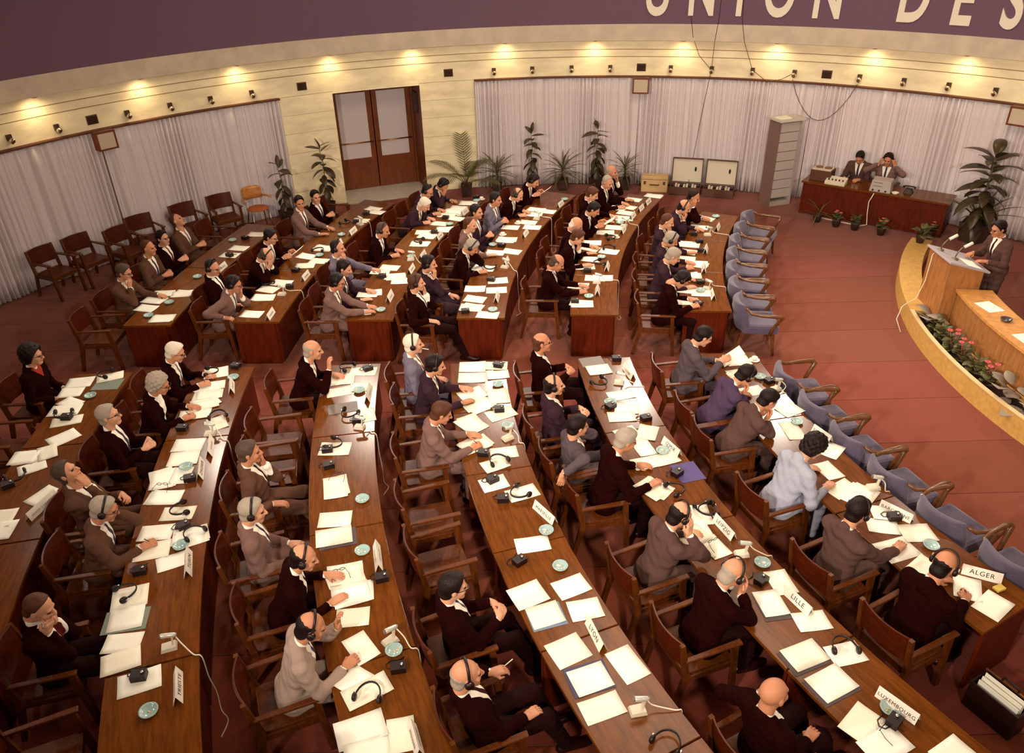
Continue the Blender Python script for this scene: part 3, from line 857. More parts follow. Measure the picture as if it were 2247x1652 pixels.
(1.353, 11.325, -8.5, 0.31, 0.22, 's', 0, ('U2', 1)),
(1.473, 11.317, -8.1, 0.31, 0.22, 's', 1, ('U2', 1)),
(1.743, 13.295, -6.8, 0.31, 0.22, 's', 0, ('U2', 4)),
(1.933, 13.537, -13.9, 0.31, 0.22, 's', 0, ('U2', 5)),
(2.156, 13.988, -14.1, 0.31, 0.22, 'k', 0, ('U2', 5)),
(2.503, 15.056, -28.9, 0.31, 0.22, 's', 0, ('U2', 7)),
(2.339, 14.615, -32.9, 0.31, 0.22, 's', 0, ('U2', 6)),
(2.135, 14.558, -30.6, 0.31, 0.22, 's', 1, ('U2', 6)),
(2.94, 15.255, -27.9, 0.31, 0.22, 'k', 0, ('U2', 7)),
(2.246, 14.296, -26.2, 0.31, 0.22, 's', 0, ('U2', 6)),
(3.107, 12.627, -12.6, 0.31, 0.22, 'k', 0, ('U1', 4)),
(3.004, 12.301, -25.8, 0.31, 0.22, 's', 0, ('U1', 4)),
(2.922, 12.009, -17.5, 0.31, 0.22, 's', 0, ('U1', 4)),
(3.074, 11.765, -18.5, 0.31, 0.22, 'k', 0, ('U1', 3)),
(2.857, 11.324, 0.9, 0.31, 0.22, 'k', 0, ('U1', 3)),
(2.712, 10.813, -18.2, 0.31, 0.22, 'k', 0, ('U1', 2)),
(2.628, 10.417, -10.6, 0.31, 0.22, 'k', 0, ('U1', 1)),
(2.892, 10.666, -6.6, 0.31, 0.22, 's', 1, ('U1', 2)),
(3.673, 13.87, -36.2, 0.31, 0.22, 's', 0, ('U1', 6)),
(3.457, 13.422, -18.3, 0.31, 0.22, 's', 0, ('U1', 6)),
]
ASHTRAYS=[
(3.773, 5.222, 23.4, 0, ('L1', 5)),
(2.189, 5.062, 21.1, 0, ('L2', 6)),
(2.689, 3.572, 28.6, 0, ('L2', 7)),
(3.205, 7.236, 11.7, 0, ('L1', 3)),
(3.067, 8.219, 6.1, 0, ('L1', 1)),
(1.599, 6.749, 12.4, 2, ('L2', 3)),
(-0.176, 8.206, 4.6, 0, ('L3', 2)),
(-0.061, 7.314, 8.5, 0, ('L3', 3)),
(0.286, 5.557, 16.2, 0, ('L3', 5)),
(1.157, 7.736, 7.4, 0, ('L2', 2)),
(0.386, 5.088, 18.2, 0, ('L3', 6)),
(-1.883, 8.145, 4.4, 1, ('L4', 1)),
(-1.536, 6.088, 12.3, 0, ('L4', 4)),
(-1.425, 5.352, 15.1, 0, ('L4', 5)),
(-1.002, 4.213, 19.7, 0, ('L4', 7)),
(-3.55, 8.546, 2.6, 0, ('L5', 1)),
(-5.213, 8.195, 3.4, 0, ('L6', 1)),
(-3.512, 6.689, 8.9, 2, ('L5', 3)),
(-3.15, 5.482, 13.1, 1, ('L5', 5)),
(-2.772, 3.717, 19.3, 0, ('L5', 7)),
(-5.195, 10.832, -4.8, 0, ('U6', 2)),
(-5.341, 10.399, -3.4, 0, ('U6', 1)),
(-5.077, 11.779, -7.8, 0, ('U6', 3)),
(-4.974, 13.387, -12.7, 0, ('U6', 5)),
(-3.243, 12.563, -11.3, 0, ('U5', 4)),
(-3.03, 13.513, -14.6, 0, ('U5', 5)),
(-1.907, 10.378, -4.1, 0, ('U4', 1)),
(-0.256, 10.28, -4.2, 1, ('U3', 1)),
(-0.275, 12.822, -14.7, 0, ('U3', 5)),
(-1.086, 13.914, -18.0, 0, ('U4', 5)),
(-0.61, 15.213, -23.3, 0, ('U4', 7)),
(-1.66, 12.388, -11.8, 0, ('U4', 4)),
(1.187, 10.648, -6.5, 0, ('U2', 1)),
(1.546, 12.147, -13.8, 0, ('U2', 3)),
(2.89, 10.742, -8.0, 2, ('U1', 2)),
(3.878, 13.936, -26.6, 0, ('U1', 6)),
(2.063, 13.738, -21.8, 0, ('U2', 5)),
(1.146, 15.145, -26.0, 0, ('U3', 8)),
]
CUPS=[
(-0.918, 14.405, -20.0, 0, ('U4', 6)),
(-0.515, 15.314, -23.8, 0, ('U4', 7)),
(0.189, 13.87, -19.4, 0, ('U3', 6)),
(-0.096, 13.308, -16.8, 0, ('U3', 5)),
(3.119, 8.642, 3.7, 0, ('L1', 1)),
(1.903, 13.035, -18.4, 0, ('U2', 4)),
]
MICS=[
(2.048, 5.186, 20.3, 0, ('L2', 5)),
(1.329, 8.176, 5.4, 0, ('L2', 1)),
(3.6, 6.062, 18.7, 0, ('L1', 4)),
(3.189, 7.938, 7.7, 0, ('L1', 2)),
(-0.056, 7.082, 9.5, 0, ('L3', 3)),
(0.869, 3.618, 24.8, 0, ('L3', 7)),
(-1.749, 7.364, 7.4, 0, ('L4', 2)),
(-1.034, 4.317, 19.3, 0, ('L4', 7)),
(-2.825, 4.314, 17.3, 0, ('L5', 6)),
(-3.445, 7.317, 6.8, 0, ('L5', 3)),
(-0.06, 11.849, -10.9, 0, ('U3', 3)),
(0.552, 14.08, -20.8, 0, ('U3', 7)),
(-1.638, 12.277, -11.4, 0, ('U4', 4)),
(1.375, 11.155, -9.0, 0, ('U2', 1)),
(2.129, 13.588, -21.3, 0, ('U2', 5)),
(3.012, 10.816, -8.5, 0, ('U1', 2)),
(3.53, 13.038, -21.2, 0, ('U1', 5)),
(-2.763, 14.049, -16.6, 0, ('U5', 6)),
(-3.514, 11.028, -5.9, 0, ('U5', 2)),
]
LOOSE_HEADSETS=[
(2.558, 4.126, 26.0, 1, ('L2', 7)),
(1.857, 5.761, 17.3, 2, ('L2', 5)),
(1.846, 5.77, 17.3, 2, ('L2', 5)),
(1.613, 6.091, 15.5, 0, ('L2', 4)),
(-0.174, 6.642, 11.2, 2, ('L3', 3)),
(0.04, 6.099, 13.7, 1, ('L3', 4)),
(1.083, 8.173, 5.3, 0, ('L2', 1)),
(1.028, 3.348, 26.1, 0, ('L3', 7)),
(-2.134, 8.709, 2.2, 0, ('L4', 1)),
(-1.921, 7.618, 6.3, 0, ('L4', 2)),
(-1.985, 7.02, 8.5, 1, ('L4', 3)),
(-1.142, 3.809, 21.0, 2, ('L4', 7)),
(-5.242, 8.681, 1.9, 2, ('L6', 1)),
(-5.341, 7.755, 4.7, 2, ('L6', 2)),
(-3.865, 8.672, 2.1, 1, ('L5', 1)),
(-3.473, 7.666, 5.6, 1, ('L5', 2)),
(-3.332, 5.979, 11.4, 1, ('L5', 4)),
(-5.278, 6.581, 8.4, 0, ('L6', 3)),
(-3.421, 4.901, 14.8, 1, ('L5', 6)),
(-3.082, 5.639, 12.7, 1, ('L5', 5)),
(-3.857, 11.435, -7.2, 0, ('U5', 3)),
(-3.055, 14.102, -16.5, 0, ('U5', 6)),
(-3.29, 12.748, -11.9, 1, ('U5', 4)),
(-1.578, 13.047, -14.3, 1, ('U4', 4)),
(-0.309, 11.788, -10.5, 1, ('U3', 3)),
(1.796, 12.982, -18.0, 0, ('U2', 4)),
(1.696, 12.517, -15.7, 1, ('U2', 3)),
(1.474, 11.874, -12.5, 0, ('U2', 2)),
]
BOXES=[
(2.116, 4.847, 21.9, 0, ('L2', 6)),
(3.595, 5.601, 21.1, 2, ('L1', 5)),
(2.671, 3.463, 29.0, 0, ('L2', 7)),
(1.678, 6.354, 14.3, 1, ('L2', 4)),
(1.52, 7.371, 9.4, 0, ('L2', 2)),
(3.152, 8.1, 6.8, 0, ('L1', 2)),
(-0.168, 8.657, 2.7, 1, ('L3', 1)),
(-0.159, 7.631, 7.1, 1, ('L3', 2)),
(-0.332, 6.789, 10.5, 0, ('L3', 3)),
(-0.228, 6.332, 12.5, 1, ('L3', 4)),
(-0.12, 6.024, 13.8, 0, ('L3', 4)),
(1.361, 8.745, 2.6, 0, ('L2', 1)),
(1.148, 7.637, 7.8, 0, ('L2', 2)),
(0.022, 5.157, 17.5, 0, ('L3', 5)),
(-1.848, 8.662, 2.4, 1, ('L4', 1)),
(-1.796, 7.481, 6.9, 1, ('L4', 2)),
(-2.045, 6.929, 8.8, 1, ('L4', 3)),
(-1.978, 6.644, 9.9, 0, ('L4', 4)),
(-1.2, 4.998, 16.6, 0, ('L4', 6)),
(-0.947, 4.039, 20.4, 0, ('L4', 7)),
(-5.275, 7.712, 4.9, 1, ('L6', 2)),
(-3.596, 8.819, 1.6, 0, ('L5', 1)),
(-3.807, 7.422, 6.3, 0, ('L5', 2)),
(-3.216, 5.753, 12.2, 0, ('L5', 5)),
(-5.291, 6.456, 8.7, 0, ('L6', 3)),
(-3.401, 6.48, 9.6, 2, ('L5', 4)),
(-3.405, 5.163, 14.0, 0, ('L5', 5)),
(-2.965, 4.027, 18.1, 1, ('L5', 7)),
(-4.808, 12.646, -10.6, 1, ('U6', 5)),
(-4.763, 13.456, -13.1, 0, ('U6', 6)),
(-3.456, 11.28, -6.8, 0, ('U5', 3)),
(-2.866, 14.15, -16.9, 1, ('U5', 6)),
(-3.506, 11.916, -8.9, 0, ('U5', 4)),
(-2.035, 11.587, -8.6, 0, ('U4', 3)),
(-2.733, 14.588, -18.4, 0, ('U5', 7)),
(-1.34, 13.495, -16.2, 0, ('U4', 5)),
(-1.177, 14.249, -19.1, 0, ('U4', 6)),
(-0.627, 15.395, -23.9, 0, ('U4', 7)),
(-0.284, 11.337, -8.6, 1, ('U3', 3)),
(-0.655, 10.241, -3.9, 0, ('U3', 1)),
(-0.12, 12.764, -14.6, 0, ('U3', 5)),
(0.966, 10.477, -5.6, 1, ('U2', 1)),
(2.183, 14.554, -25.6, 2, ('U2', 6)),
(1.258, 11.579, -10.9, 0, ('U2', 2)),
(3.253, 12.294, -16.8, 0, ('U1', 4)),
(3.298, 12.693, -19.0, 0, ('U1', 4)),
(2.953, 11.029, -9.7, 0, ('U1', 2)),
(3.287, 13.056, -20.9, 0, ('U1', 5)),
(2.751, 10.283, -5.4, 0, ('U1', 1)),
]
LOOSE_GLASSES=[
(-1.575, 5.037, 16.1, 1, ('L4', 6), 20),
(2.609, 3.372, 29.3, 2, ('L2', 7), 40),
(-1.846, 6.435, 10.8, 1, ('L4', 4), -10),
(1.836, 5.285, 19.5, 2, ('L2', 5), 30),
(-3.65, 6.325, 10.0, 1, ('L5', 4), 0),
]
CARDS=[
(2.749, 3.588, -53.1, 0.31, 'LUXEMBOURG', ('L2', 7)),
(2.359, 4.59, -64.3, 0.273, 'LILLE', ('L2', 6)),
(4.026, 4.845, -26.0, 0.312, 'ALGER', ('L1', 6)),
(3.642, 5.668, -48.7, 0.312, 'BARCELONE', ('L1', 5)),
(1.962, 5.515, -69.8, 0.304, 'LEIPZIG', ('L2', 5)),
(1.704, 6.79, -65.1, 0.295, 'IZMIR', ('L2', 3)),
(3.389, 6.955, -65.5, 0.248, 'BELGRADE', ('L1', 3)),
(1.469, 8.392, -77.2, 0.302, '', ('L2', 1)),
(0.284, 5.788, -56.0, 0.322, 'MARSEILLE', ('L3', 5)),
(0.622, 4.307, -73.7, 0.309, 'LYON', ('L3', 7)),
(-1.271, 5.256, -78.0, 0.354, '', ('L4', 6)),
(-0.756, 3.423, -71.0, 0.207, '', ('L4', 8)),
(-3.0, 5.242, -71.9, 0.381, 'TURIN', ('L5', 5)),
(-2.626, 3.916, -70.6, 0.298, 'TRIESTE', ('L5', 7)),
(-3.368, 7.038, -75.8, 0.344, '', ('L5', 3)),
(-3.34, 6.63, -75.4, 0.318, 'ZAGREB', ('L5', 4)),
(-3.502, 8.302, -73.7, 0.284, '', ('L5', 1)),
(-4.757, 6.098, -103.3, 0.392, 'INVITES D HONNEUR', ('L6', 3)),
(-1.756, 8.055, -87.3, 0.404, '', ('L4', 1)),
(-3.289, 11.648, 81.8, 0.27, '', ('U5', 3)),
(-3.517, 10.291, 86.6, 0.27, '', ('U5', 1)),
(-2.846, 13.626, 74.9, 0.27, '', ('U5', 5)),
(-2.999, 13.015, 77.0, 0.27, '', ('U5', 5)),
(-1.821, 10.775, 84.3, 0.27, '', ('U4', 2)),
(-4.773, 12.101, 81.1, 0.27, '', ('U6', 4)),
(-1.599, 11.811, 80.3, 0.27, '', ('U4', 3)),
(-1.831, 10.814, 84.2, 0.27, '', ('U4', 2)),
(-1.234, 13.263, 74.6, 0.27, '', ('U4', 5)),
(-0.829, 14.516, 69.5, 0.27, '', ('U4', 6)),
(-0.2, 10.667, 84.1, 0.27, '', ('U3', 2)),
(0.303, 13.273, 72.8, 0.27, '', ('U3', 5)),
(-0.047, 12.021, 78.3, 0.27, '', ('U3', 4)),
(1.035, 14.811, 65.5, 0.27, '', ('U3', 8)),
(-1.462, 12.393, 78.0, 0.27, '', ('U4', 4)),
(1.586, 11.697, 78.3, 0.27, '', ('U2', 2)),
(2.064, 13.329, 70.0, 0.27, '', ('U2', 4)),
(1.335, 10.813, 82.7, 0.27, '', ('U2', 1)),
(2.339, 14.041, 66.3, 0.27, '', ('U2', 5)),
(2.557, 14.452, 64.1, 0.27, '', ('U2', 6)),
(2.749, 14.809, 62.1, 0.27, '', ('U2', 7)),
(3.324, 12.321, 72.9, 0.27, '', ('U1', 4)),
(3.116, 11.538, 77.4, 0.27, '', ('U1', 3)),
(3.031, 10.551, 82.9, 0.27, '', ('U1', 1)),
(3.762, 13.329, 66.8, 0.27, '', ('U1', 6)),
]
# ------------------------------------------------------------------ desks
MATS.pop('desk_wood', None)
M_WOOD = mat('desk_top_wood', srgb(102, 53, 12), 0.20, noise=(3.0, 0.3, (14.0, 1.6, 14.0)), spec=0.26)
UNITS = {'L1': (2.4, 28.2, 3), 'L2': (2.3, 33.5, 4), 'L3': (2.1, 31.2, 6), 'L4': (1.75, 25.75, 4), 'L5': (1.55, 23.15, 4), 'L6': (1.6, 21.6, 4),
         'U1': (-4.4, -27.8, 3), 'U2': (-3.7, -29.9, 4), 'U3': (-3.2, -27.6, 4), 'U4': (-3.0, -23.2, 3), 'U5': (-2.8, -21.2, 3), 'U6': (-2.5, -15.4, 2)}
for row, (a0, a1, n) in UNITS.items():
    rf = ROW_FRONT[int(row[1])]
    rb = rf + DESK_D
    rm = (rf + rb) / 2
    for i in range(n):
        lo = a0 + (a1 - a0) * i / n
        hi = a0 + (a1 - a0) * (i + 1) / n
        mid, half_a = (lo + hi) / 2, abs(hi - lo) / 2 - 0.03
        t = thing('desk', 'dark wooden desk, %s block %s row, %s from the aisle' % ('near' if row[0] == 'L' else 'far', ORD[int(row[1])], ORD[i + 1]), 'desk', dpol(rm, mid), R(mid + 180), 'curved desks in rows')
        c = (-rm, 0, 0)
        q = MB(); q.arc(c, rf, rb, -half_a, half_a, DESK_Z - 0.035, DESK_Z, 6); q.build('desk_top', M_WOOD, t, bevel=0.004)
        q = MB(); q.arc(c, rf + 0.05, rf + 0.075, -half_a + 0.1, half_a - 0.1, 0.02, DESK_Z - 0.035, 6); q.build('front_panel', M_WOOD_F, t)
        ea = math.degrees(0.028 / rm)
        for s in (-1, 1):
            q = MB(); q.arc(c, rf + 0.075, rb - 0.02, min(s * half_a, s * (half_a - ea)), max(s * half_a, s * (half_a - ea)), 0.0, DESK_Z - 0.035, 1); q.build('end_panel', M_WOOD_F, t)
        q = MB(); q.arc(c, rf + 0.075, rb - 0.2, -half_a + ea, half_a - ea, DESK_Z - 0.17, DESK_Z - 0.15, 6); q.build('shelf', M_WOOD_F, t)

# ------------------------------------------------------------------ chairs
def wooden_chair():
    t = thing('wooden_armchair', 'wooden armchair', 'chair', group='wooden armchairs at the desks')
    kids = []
    q = MB(); q.box((0, 0.0, 0.43), (0.45, 0.46, 0.028)); kids.append(q.build('seat', M_CHAIR, t, bevel=0.006))
    q = MB()
    n = 8
    vs, fs = [], []
    for i in range(n + 1):
        u = -1 + 2 * i / n
        x = u * 0.235
        y = -0.245 - 0.05 * (1 - u * u)
        for z, dy, th in ((0.55, 0.0, 0.0), (0.84, -0.045, 0.0)):
            vs += [(x, y + dy + 0.009, z), (x, y + dy - 0.009, z)]
    for i in range(n):
        a, b2 = i * 4, (i + 1) * 4
        fs += [(a, a + 2, b2 + 2, b2), (a + 1, b2 + 1, b2 + 3, a + 3), (a + 2, a + 3, b2 + 3, b2 + 2), (a, b2, b2 + 1, a + 1)]
    fs += [(0, 1, 3, 2), (n * 4, n * 4 + 2, n * 4 + 3, n * 4 + 1)]
    q.add(vs, fs); kids.append(q.build('backrest', M_CHAIR_D, t, bevel=0.004))
    for s in (-1, 1):
        q = MB(); q.bar((s * 0.245, 0.255, 0.0), (s * 0.25, 0.205, 0.645), 0.036, 0.05, up=(0, 1, 0), w2=0.038, h2=0.055); kids.append(q.build('leg', M_CHAIR, t))
        q = MB()
        q.bar((s * 0.24, -0.33, 0.0), (s * 0.242, -0.225, 0.44), 0.034, 0.042, up=(0, 1, 0), h2=0.06)
        q.bar((s * 0.242, -0.225, 0.42), (s * 0.243, -0.30, 0.84), 0.034, 0.06, up=(0, 1, 0), h2=0.036)
        kids.append(q.build('leg', M_CHAIR, t))
        q = MB(); q.bar((s * 0.252, -0.262, 0.645), (s * 0.262, 0.255, 0.66), 0.042, 0.024, w2=0.056); kids.append(q.build('armrest', M_CHAIR, t, bevel=0.006))
        q = MB(); q.bar((s * 0.238, -0.21, 0.395), (s * 0.238, 0.21, 0.395), 0.022, 0.055); kids.append(q.build('seat_rail', M_CHAIR, t))
    for y in (-0.215, 0.215):
        q = MB(); q.bar((-0.23, y, 0.395), (0.23, y, 0.395), 0.022, 0.055); kids.append(q.build('seat_rail', M_CHAIR, t))
    return t, [(k_, []) for k_ in kids]

CH, CHK = wooden_chair()
used_first = [False]
def put_chair(loc, rz, label, group='wooden armchairs at the desks'):
    if not used_first[0]:
        used_first[0] = True
        CH.location, CH.rotation_euler = loc, (0, 0, rz)
        CH['label'], CH['group'] = label, group
        return CH
    return copy_tree(CH, CHK, loc, rz, label, group)

def seat_of(row, ang, hip):
    """centre of the seat on the floor and the turn that makes local +Y face the rostrum"""
    r = ROW_FRONT[int(row[1])] + DESK_D + hip
    return dpol(r, ang), R(ang - 90)

for rank, ang in EMPTY_CHAIRS:
    p, rz = seat_of(rank[0], ang, 0.42)
    put_chair(p, rz + random.uniform(-0.08, 0.08), 'empty wooden armchair, %s' % place(rank))
# chairs along the curtain on the left
for i, (wa, wr_, tw) in enumerate(((148.2, 10.55, 6), (144.8, 10.55, 4), (141.2, 10.3, 10), (138.4, 10.6, -3), (133.6, 10.6, 2), (129.6, 10.6, -3))):
    x, y = wpol(wr_, wa).x, wpol(wr_, wa).y
    v = WC - Vector((x, y, 0))
    put_chair((x, y, 0), math.atan2(v.y, v.x) - math.pi / 2 + R(tw), 'empty wooden armchair against the left curtain, %s from the left' % ORD[i + 1], 'spare chairs along the left curtain')
# light plywood chair with chrome legs
PLYP = wpol(10.62, 125.9)
v = WC - PLYP
t = thing('plywood_chair', 'light plywood armchair on thin chrome legs by the curtain', 'chair', PLYP, math.atan2(v.y, v.x) - math.pi / 2, 'spare chairs along the left curtain')
M_PLY = mat('light_plywood', srgb(196, 128, 62), 0.35, noise=(5, 0.2, (2, 6, 6)), spec=0.5)
M_RATTAN = mat('rattan', srgb(170, 92, 44), 0.7, noise=(50, 0.3, (1, 1, 1)))
q = MB()
vs, fs, n = [], [], 10
for i in range(n + 1):
    u = -1 + 2 * i / n
    for z in (0.60, 0.70, 0.80, 0.86):
        w = 0.21 if z < 0.84 else 0.16
        vs += [(u * w, -0.20 - 0.06 * (1 - u * u) - (z - 0.6) * 0.15, z), (u * w, -0.212 - 0.06 * (1 - u * u) - (z - 0.6) * 0.15, z)]
for i in range(n):
    for j in range(3):
        a = i * 8 + j * 2; b2 = a + 8
        fs += [(a, a + 2, b2 + 2, b2), (a + 1, b2 + 1, b2 + 3, a + 3)]
    a = i * 8; b2 = a + 8
    fs += [(a + 6, a + 7, b2 + 7, b2 + 6), (a, b2, b2 + 1, a + 1)]
q.add(vs, fs, True); q.build('backrest', M_PLY, t)
q = MB(); q.lathe([(0.0, 0.44), (0.2, 0.44), (0.225, 0.455), (0.2, 0.47), (0.0, 0.465)], 20); q.build('seat', M_RATTAN, t)
for s in (-1, 1):
    q = MB(); q.tube([(s * 0.20, 0.2, 0.0), (s * 0.17, 0.14, 0.44)], 0.011, 8); q.build('leg', M_STEEL, t)
    q = MB(); q.tube([(s * 0.20, -0.22, 0.0), (s * 0.16, -0.13, 0.44), (s * 0.17, -0.23, 0.64)], 0.011, 8); q.build('leg', M_STEEL, t)
    q = MB(); q.tube([(s * 0.19, -0.2, 0.66), (s * 0.27, -0.05, 0.66), (s * 0.28, 0.12, 0.665)], 0.017, 8); q.build('armrest', M_PLY, t)

def blue_chair():
    t = thing('blue_armchair', 'blue armchair', 'chair', group='blue upholstered armchairs facing the rostrum')
    kids = []
    q = MB(); q.box((0, 0.04, 0.42), (0.54, 0.52, 0.15)); kids.append(q.build('seat_cushion', M_BLUE, t, bevel=0.045))
    q = MB()
    n, m_ = 10, 6
    vs, fs = [], []
    for i in range(n + 1):
        u = -1 + 2 * i / n
        for j in range(m_ + 1):
            w = j / m_
            z = 0.38 + 0.44 * w
            rim = math.sin(math.pi * min(1, max(0, (w - 0.72) / 0.28)) / 2) if w > 0.72 else 0
            th = 0.066 * (1 - 0.42 * rim) * (1 - 0.5 * abs(u) ** 6)
            x = u * (0.265 - 0.02 * rim)
            y = -0.235 + 0.10 * u * u - 0.09 * w
            vs += [(x, y + th, z - 0.02 * rim), (x, y - th, z - 0.02 * rim)]
    st = (m_ + 1) * 2
    for i in range(n):
        for j in range(m_):
            a = i * st + j * 2; b2 = a + st
            fs += [(a, a + 2, b2 + 2, b2), (a + 1, b2 + 1, b2 + 3, a + 3)]
        a = i * st; b2 = a + st
        fs += [(a, b2, b2 + 1, a + 1), (a + st - 2, a + st - 1, b2 + st - 1, b2 + st - 2)]
    for i in (0, n):
        for j in range(m_):
            a = i * st + j * 2
            fs.append((a, a + 1, a + 3, a + 2) if i == 0 else (a, a + 2, a + 3, a + 1))
    q.add(vs, fs, True); kids.append(q.build('backrest', M_BLUE, t, bevel=0.015))
    for s in (-1, 1):
        q = MB(); q.tube([(s * 0.255, -0.20, 0.76), (s * 0.30, -0.12, 0.70), (s * 0.335, 0.02, 0.69), (s * 0.345, 0.2, 0.69), (s * 0.34, 0.285, 0.685), (s * 0.33, 0.30, 0.665), (s * 0.32, 0.27, 0.61), (s * 0.30, 0.19, 0.46), (s * 0.29, 0.17, 0.36)],
                         [0.016, 0.021, 0.024, 0.028, 0.03, 0.03, 0.027, 0.024, 0.022], 10); kids.append(q.build('armrest', M_ARMWOOD, t))
        q = MB(); q.bar((s * 0.235, 0.27, 0.0), (s * 0.23, 0.22, 0.36), 0.026, 0.03, up=(0, 1, 0), w2=0.05, h2=0.06); kids.append(q.build('leg', M_ARMWOOD, t))
        q = MB(); q.bar((s * 0.22, -0.30, 0.0), (s * 0.22, -0.20, 0.36), 0.026, 0.03, up=(0, 1, 0), w2=0.05, h2=0.06); kids.append(q.build('leg', M_ARMWOOD, t))
    return t, [(k_, []) for k_ in kids]
BC, BCK = blue_chair()
first = True
for blk, angs in (('far', (-5.6, -9.2, -12.8, -16.4, -20.0, -23.7, -27.4)), ('near', (6.2, 10.1, 14.0, 17.9, 21.9, 26.0))):
    for i, a in enumerate(angs):
        p, rz = dpol(9.60, a), R(a - 90)
        rz += random.uniform(-0.05, 0.05)
        lab = 'empty blue armchair before the %s block front row, %s from the aisle' % (blk, ORD[i + 1])
        if first:
            BC.location, BC.rotation_euler = p, (0, 0, rz); BC['label'] = lab; first = False
        else:
            copy_tree(BC, BCK, p, rz, lab)

# ------------------------------------------------------------------ people
def smin(a, b, k):
    h = np.clip(0.5 + 0.5 * (b - a) / k, 0, 1)
    return b + (a - b) * h - k * h * (1 - h)

class Prim:
    """round cone ('c') or ellipsoid ('e'), optionally squeezed in its own frame"""
    def __init__(s, kind, tagn, a, b=None, ra=0.05, rb=None, rot=None, k=0.02, sc=None):
        s.kind, s.tag = kind, tagn
        s.a = np.array(a, float)
        s.b = np.array(b if b is not None else a, float)
        s.ra, s.rb = ra, (ra if rb is None else rb)
        s.rot = np.array(rot, float) if rot is not None else None
        s.k = k
        s.sc = sc
    def bounds(s):
        if s.kind == 'e':
            m = max(s.ra)
            return s.a - m, s.a + m
        m = max(s.ra, s.rb) * (1.25 if s.sc is not None else 1.0)
        return np.minimum(s.a, s.b) - m, np.maximum(s.a, s.b) + m
    def dist(s, x, y, z):
        if s.kind == 'e':
            px, py, pz = x - s.a[0], y - s.a[1], z - s.a[2]
            if s.rot is not None:
                r = s.rot
                px, py, pz = (px * r[0, 0] + py * r[1, 0] + pz * r[2, 0], px * r[0, 1] + py * r[1, 1] + pz * r[2, 1], px * r[0, 2] + py * r[1, 2] + pz * r[2, 2])
            q = [px / s.ra[0], py / s.ra[1], pz / s.ra[2]]
            k0 = np.sqrt(q[0] ** 2 + q[1] ** 2 + q[2] ** 2)
            k1 = np.sqrt((q[0] / s.ra[0]) ** 2 + (q[1] / s.ra[1]) ** 2 + (q[2] / s.ra[2]) ** 2) + 1e-9
            return k0 * (k0 - 1) / k1
        px, py, pz = x - s.a[0], y - s.a[1], z - s.a[2]
        ba = s.b - s.a
        if s.sc is not None:      # squeeze along one direction: sc = (unit vector, factor > 1)
            u, f = s.sc
            d_ = (px * u[0] + py * u[1] + pz * u[2]) * (f - 1)
            px, py, pz = px + u[0] * d_, py + u[1] * d_, pz + u[2] * d_
            ba = ba + u * (ba @ u) * (f - 1)
        bb = ba @ ba + 1e-12
        t = np.clip((px * ba[0] + py * ba[1] + pz * ba[2]) / bb, 0, 1)
        d_ = np.sqrt((px - ba[0] * t) ** 2 + (py - ba[1] * t) ** 2 + (pz - ba[2] * t) ** 2)
        return (d_ - (s.ra + (s.rb - s.ra) * t)) * (0.85 if s.sc is not None else 1.0)

EDGES = [(0, 1), (2, 3), (4, 5), (6, 7), (0, 2), (1, 3), (4, 6), (5, 7), (0, 4), (1, 5), (2, 6), (3, 7)]
CORN = np.array([[(i >> 0) & 1, (i >> 1) & 1, (i >> 2) & 1] for i in range(8)])

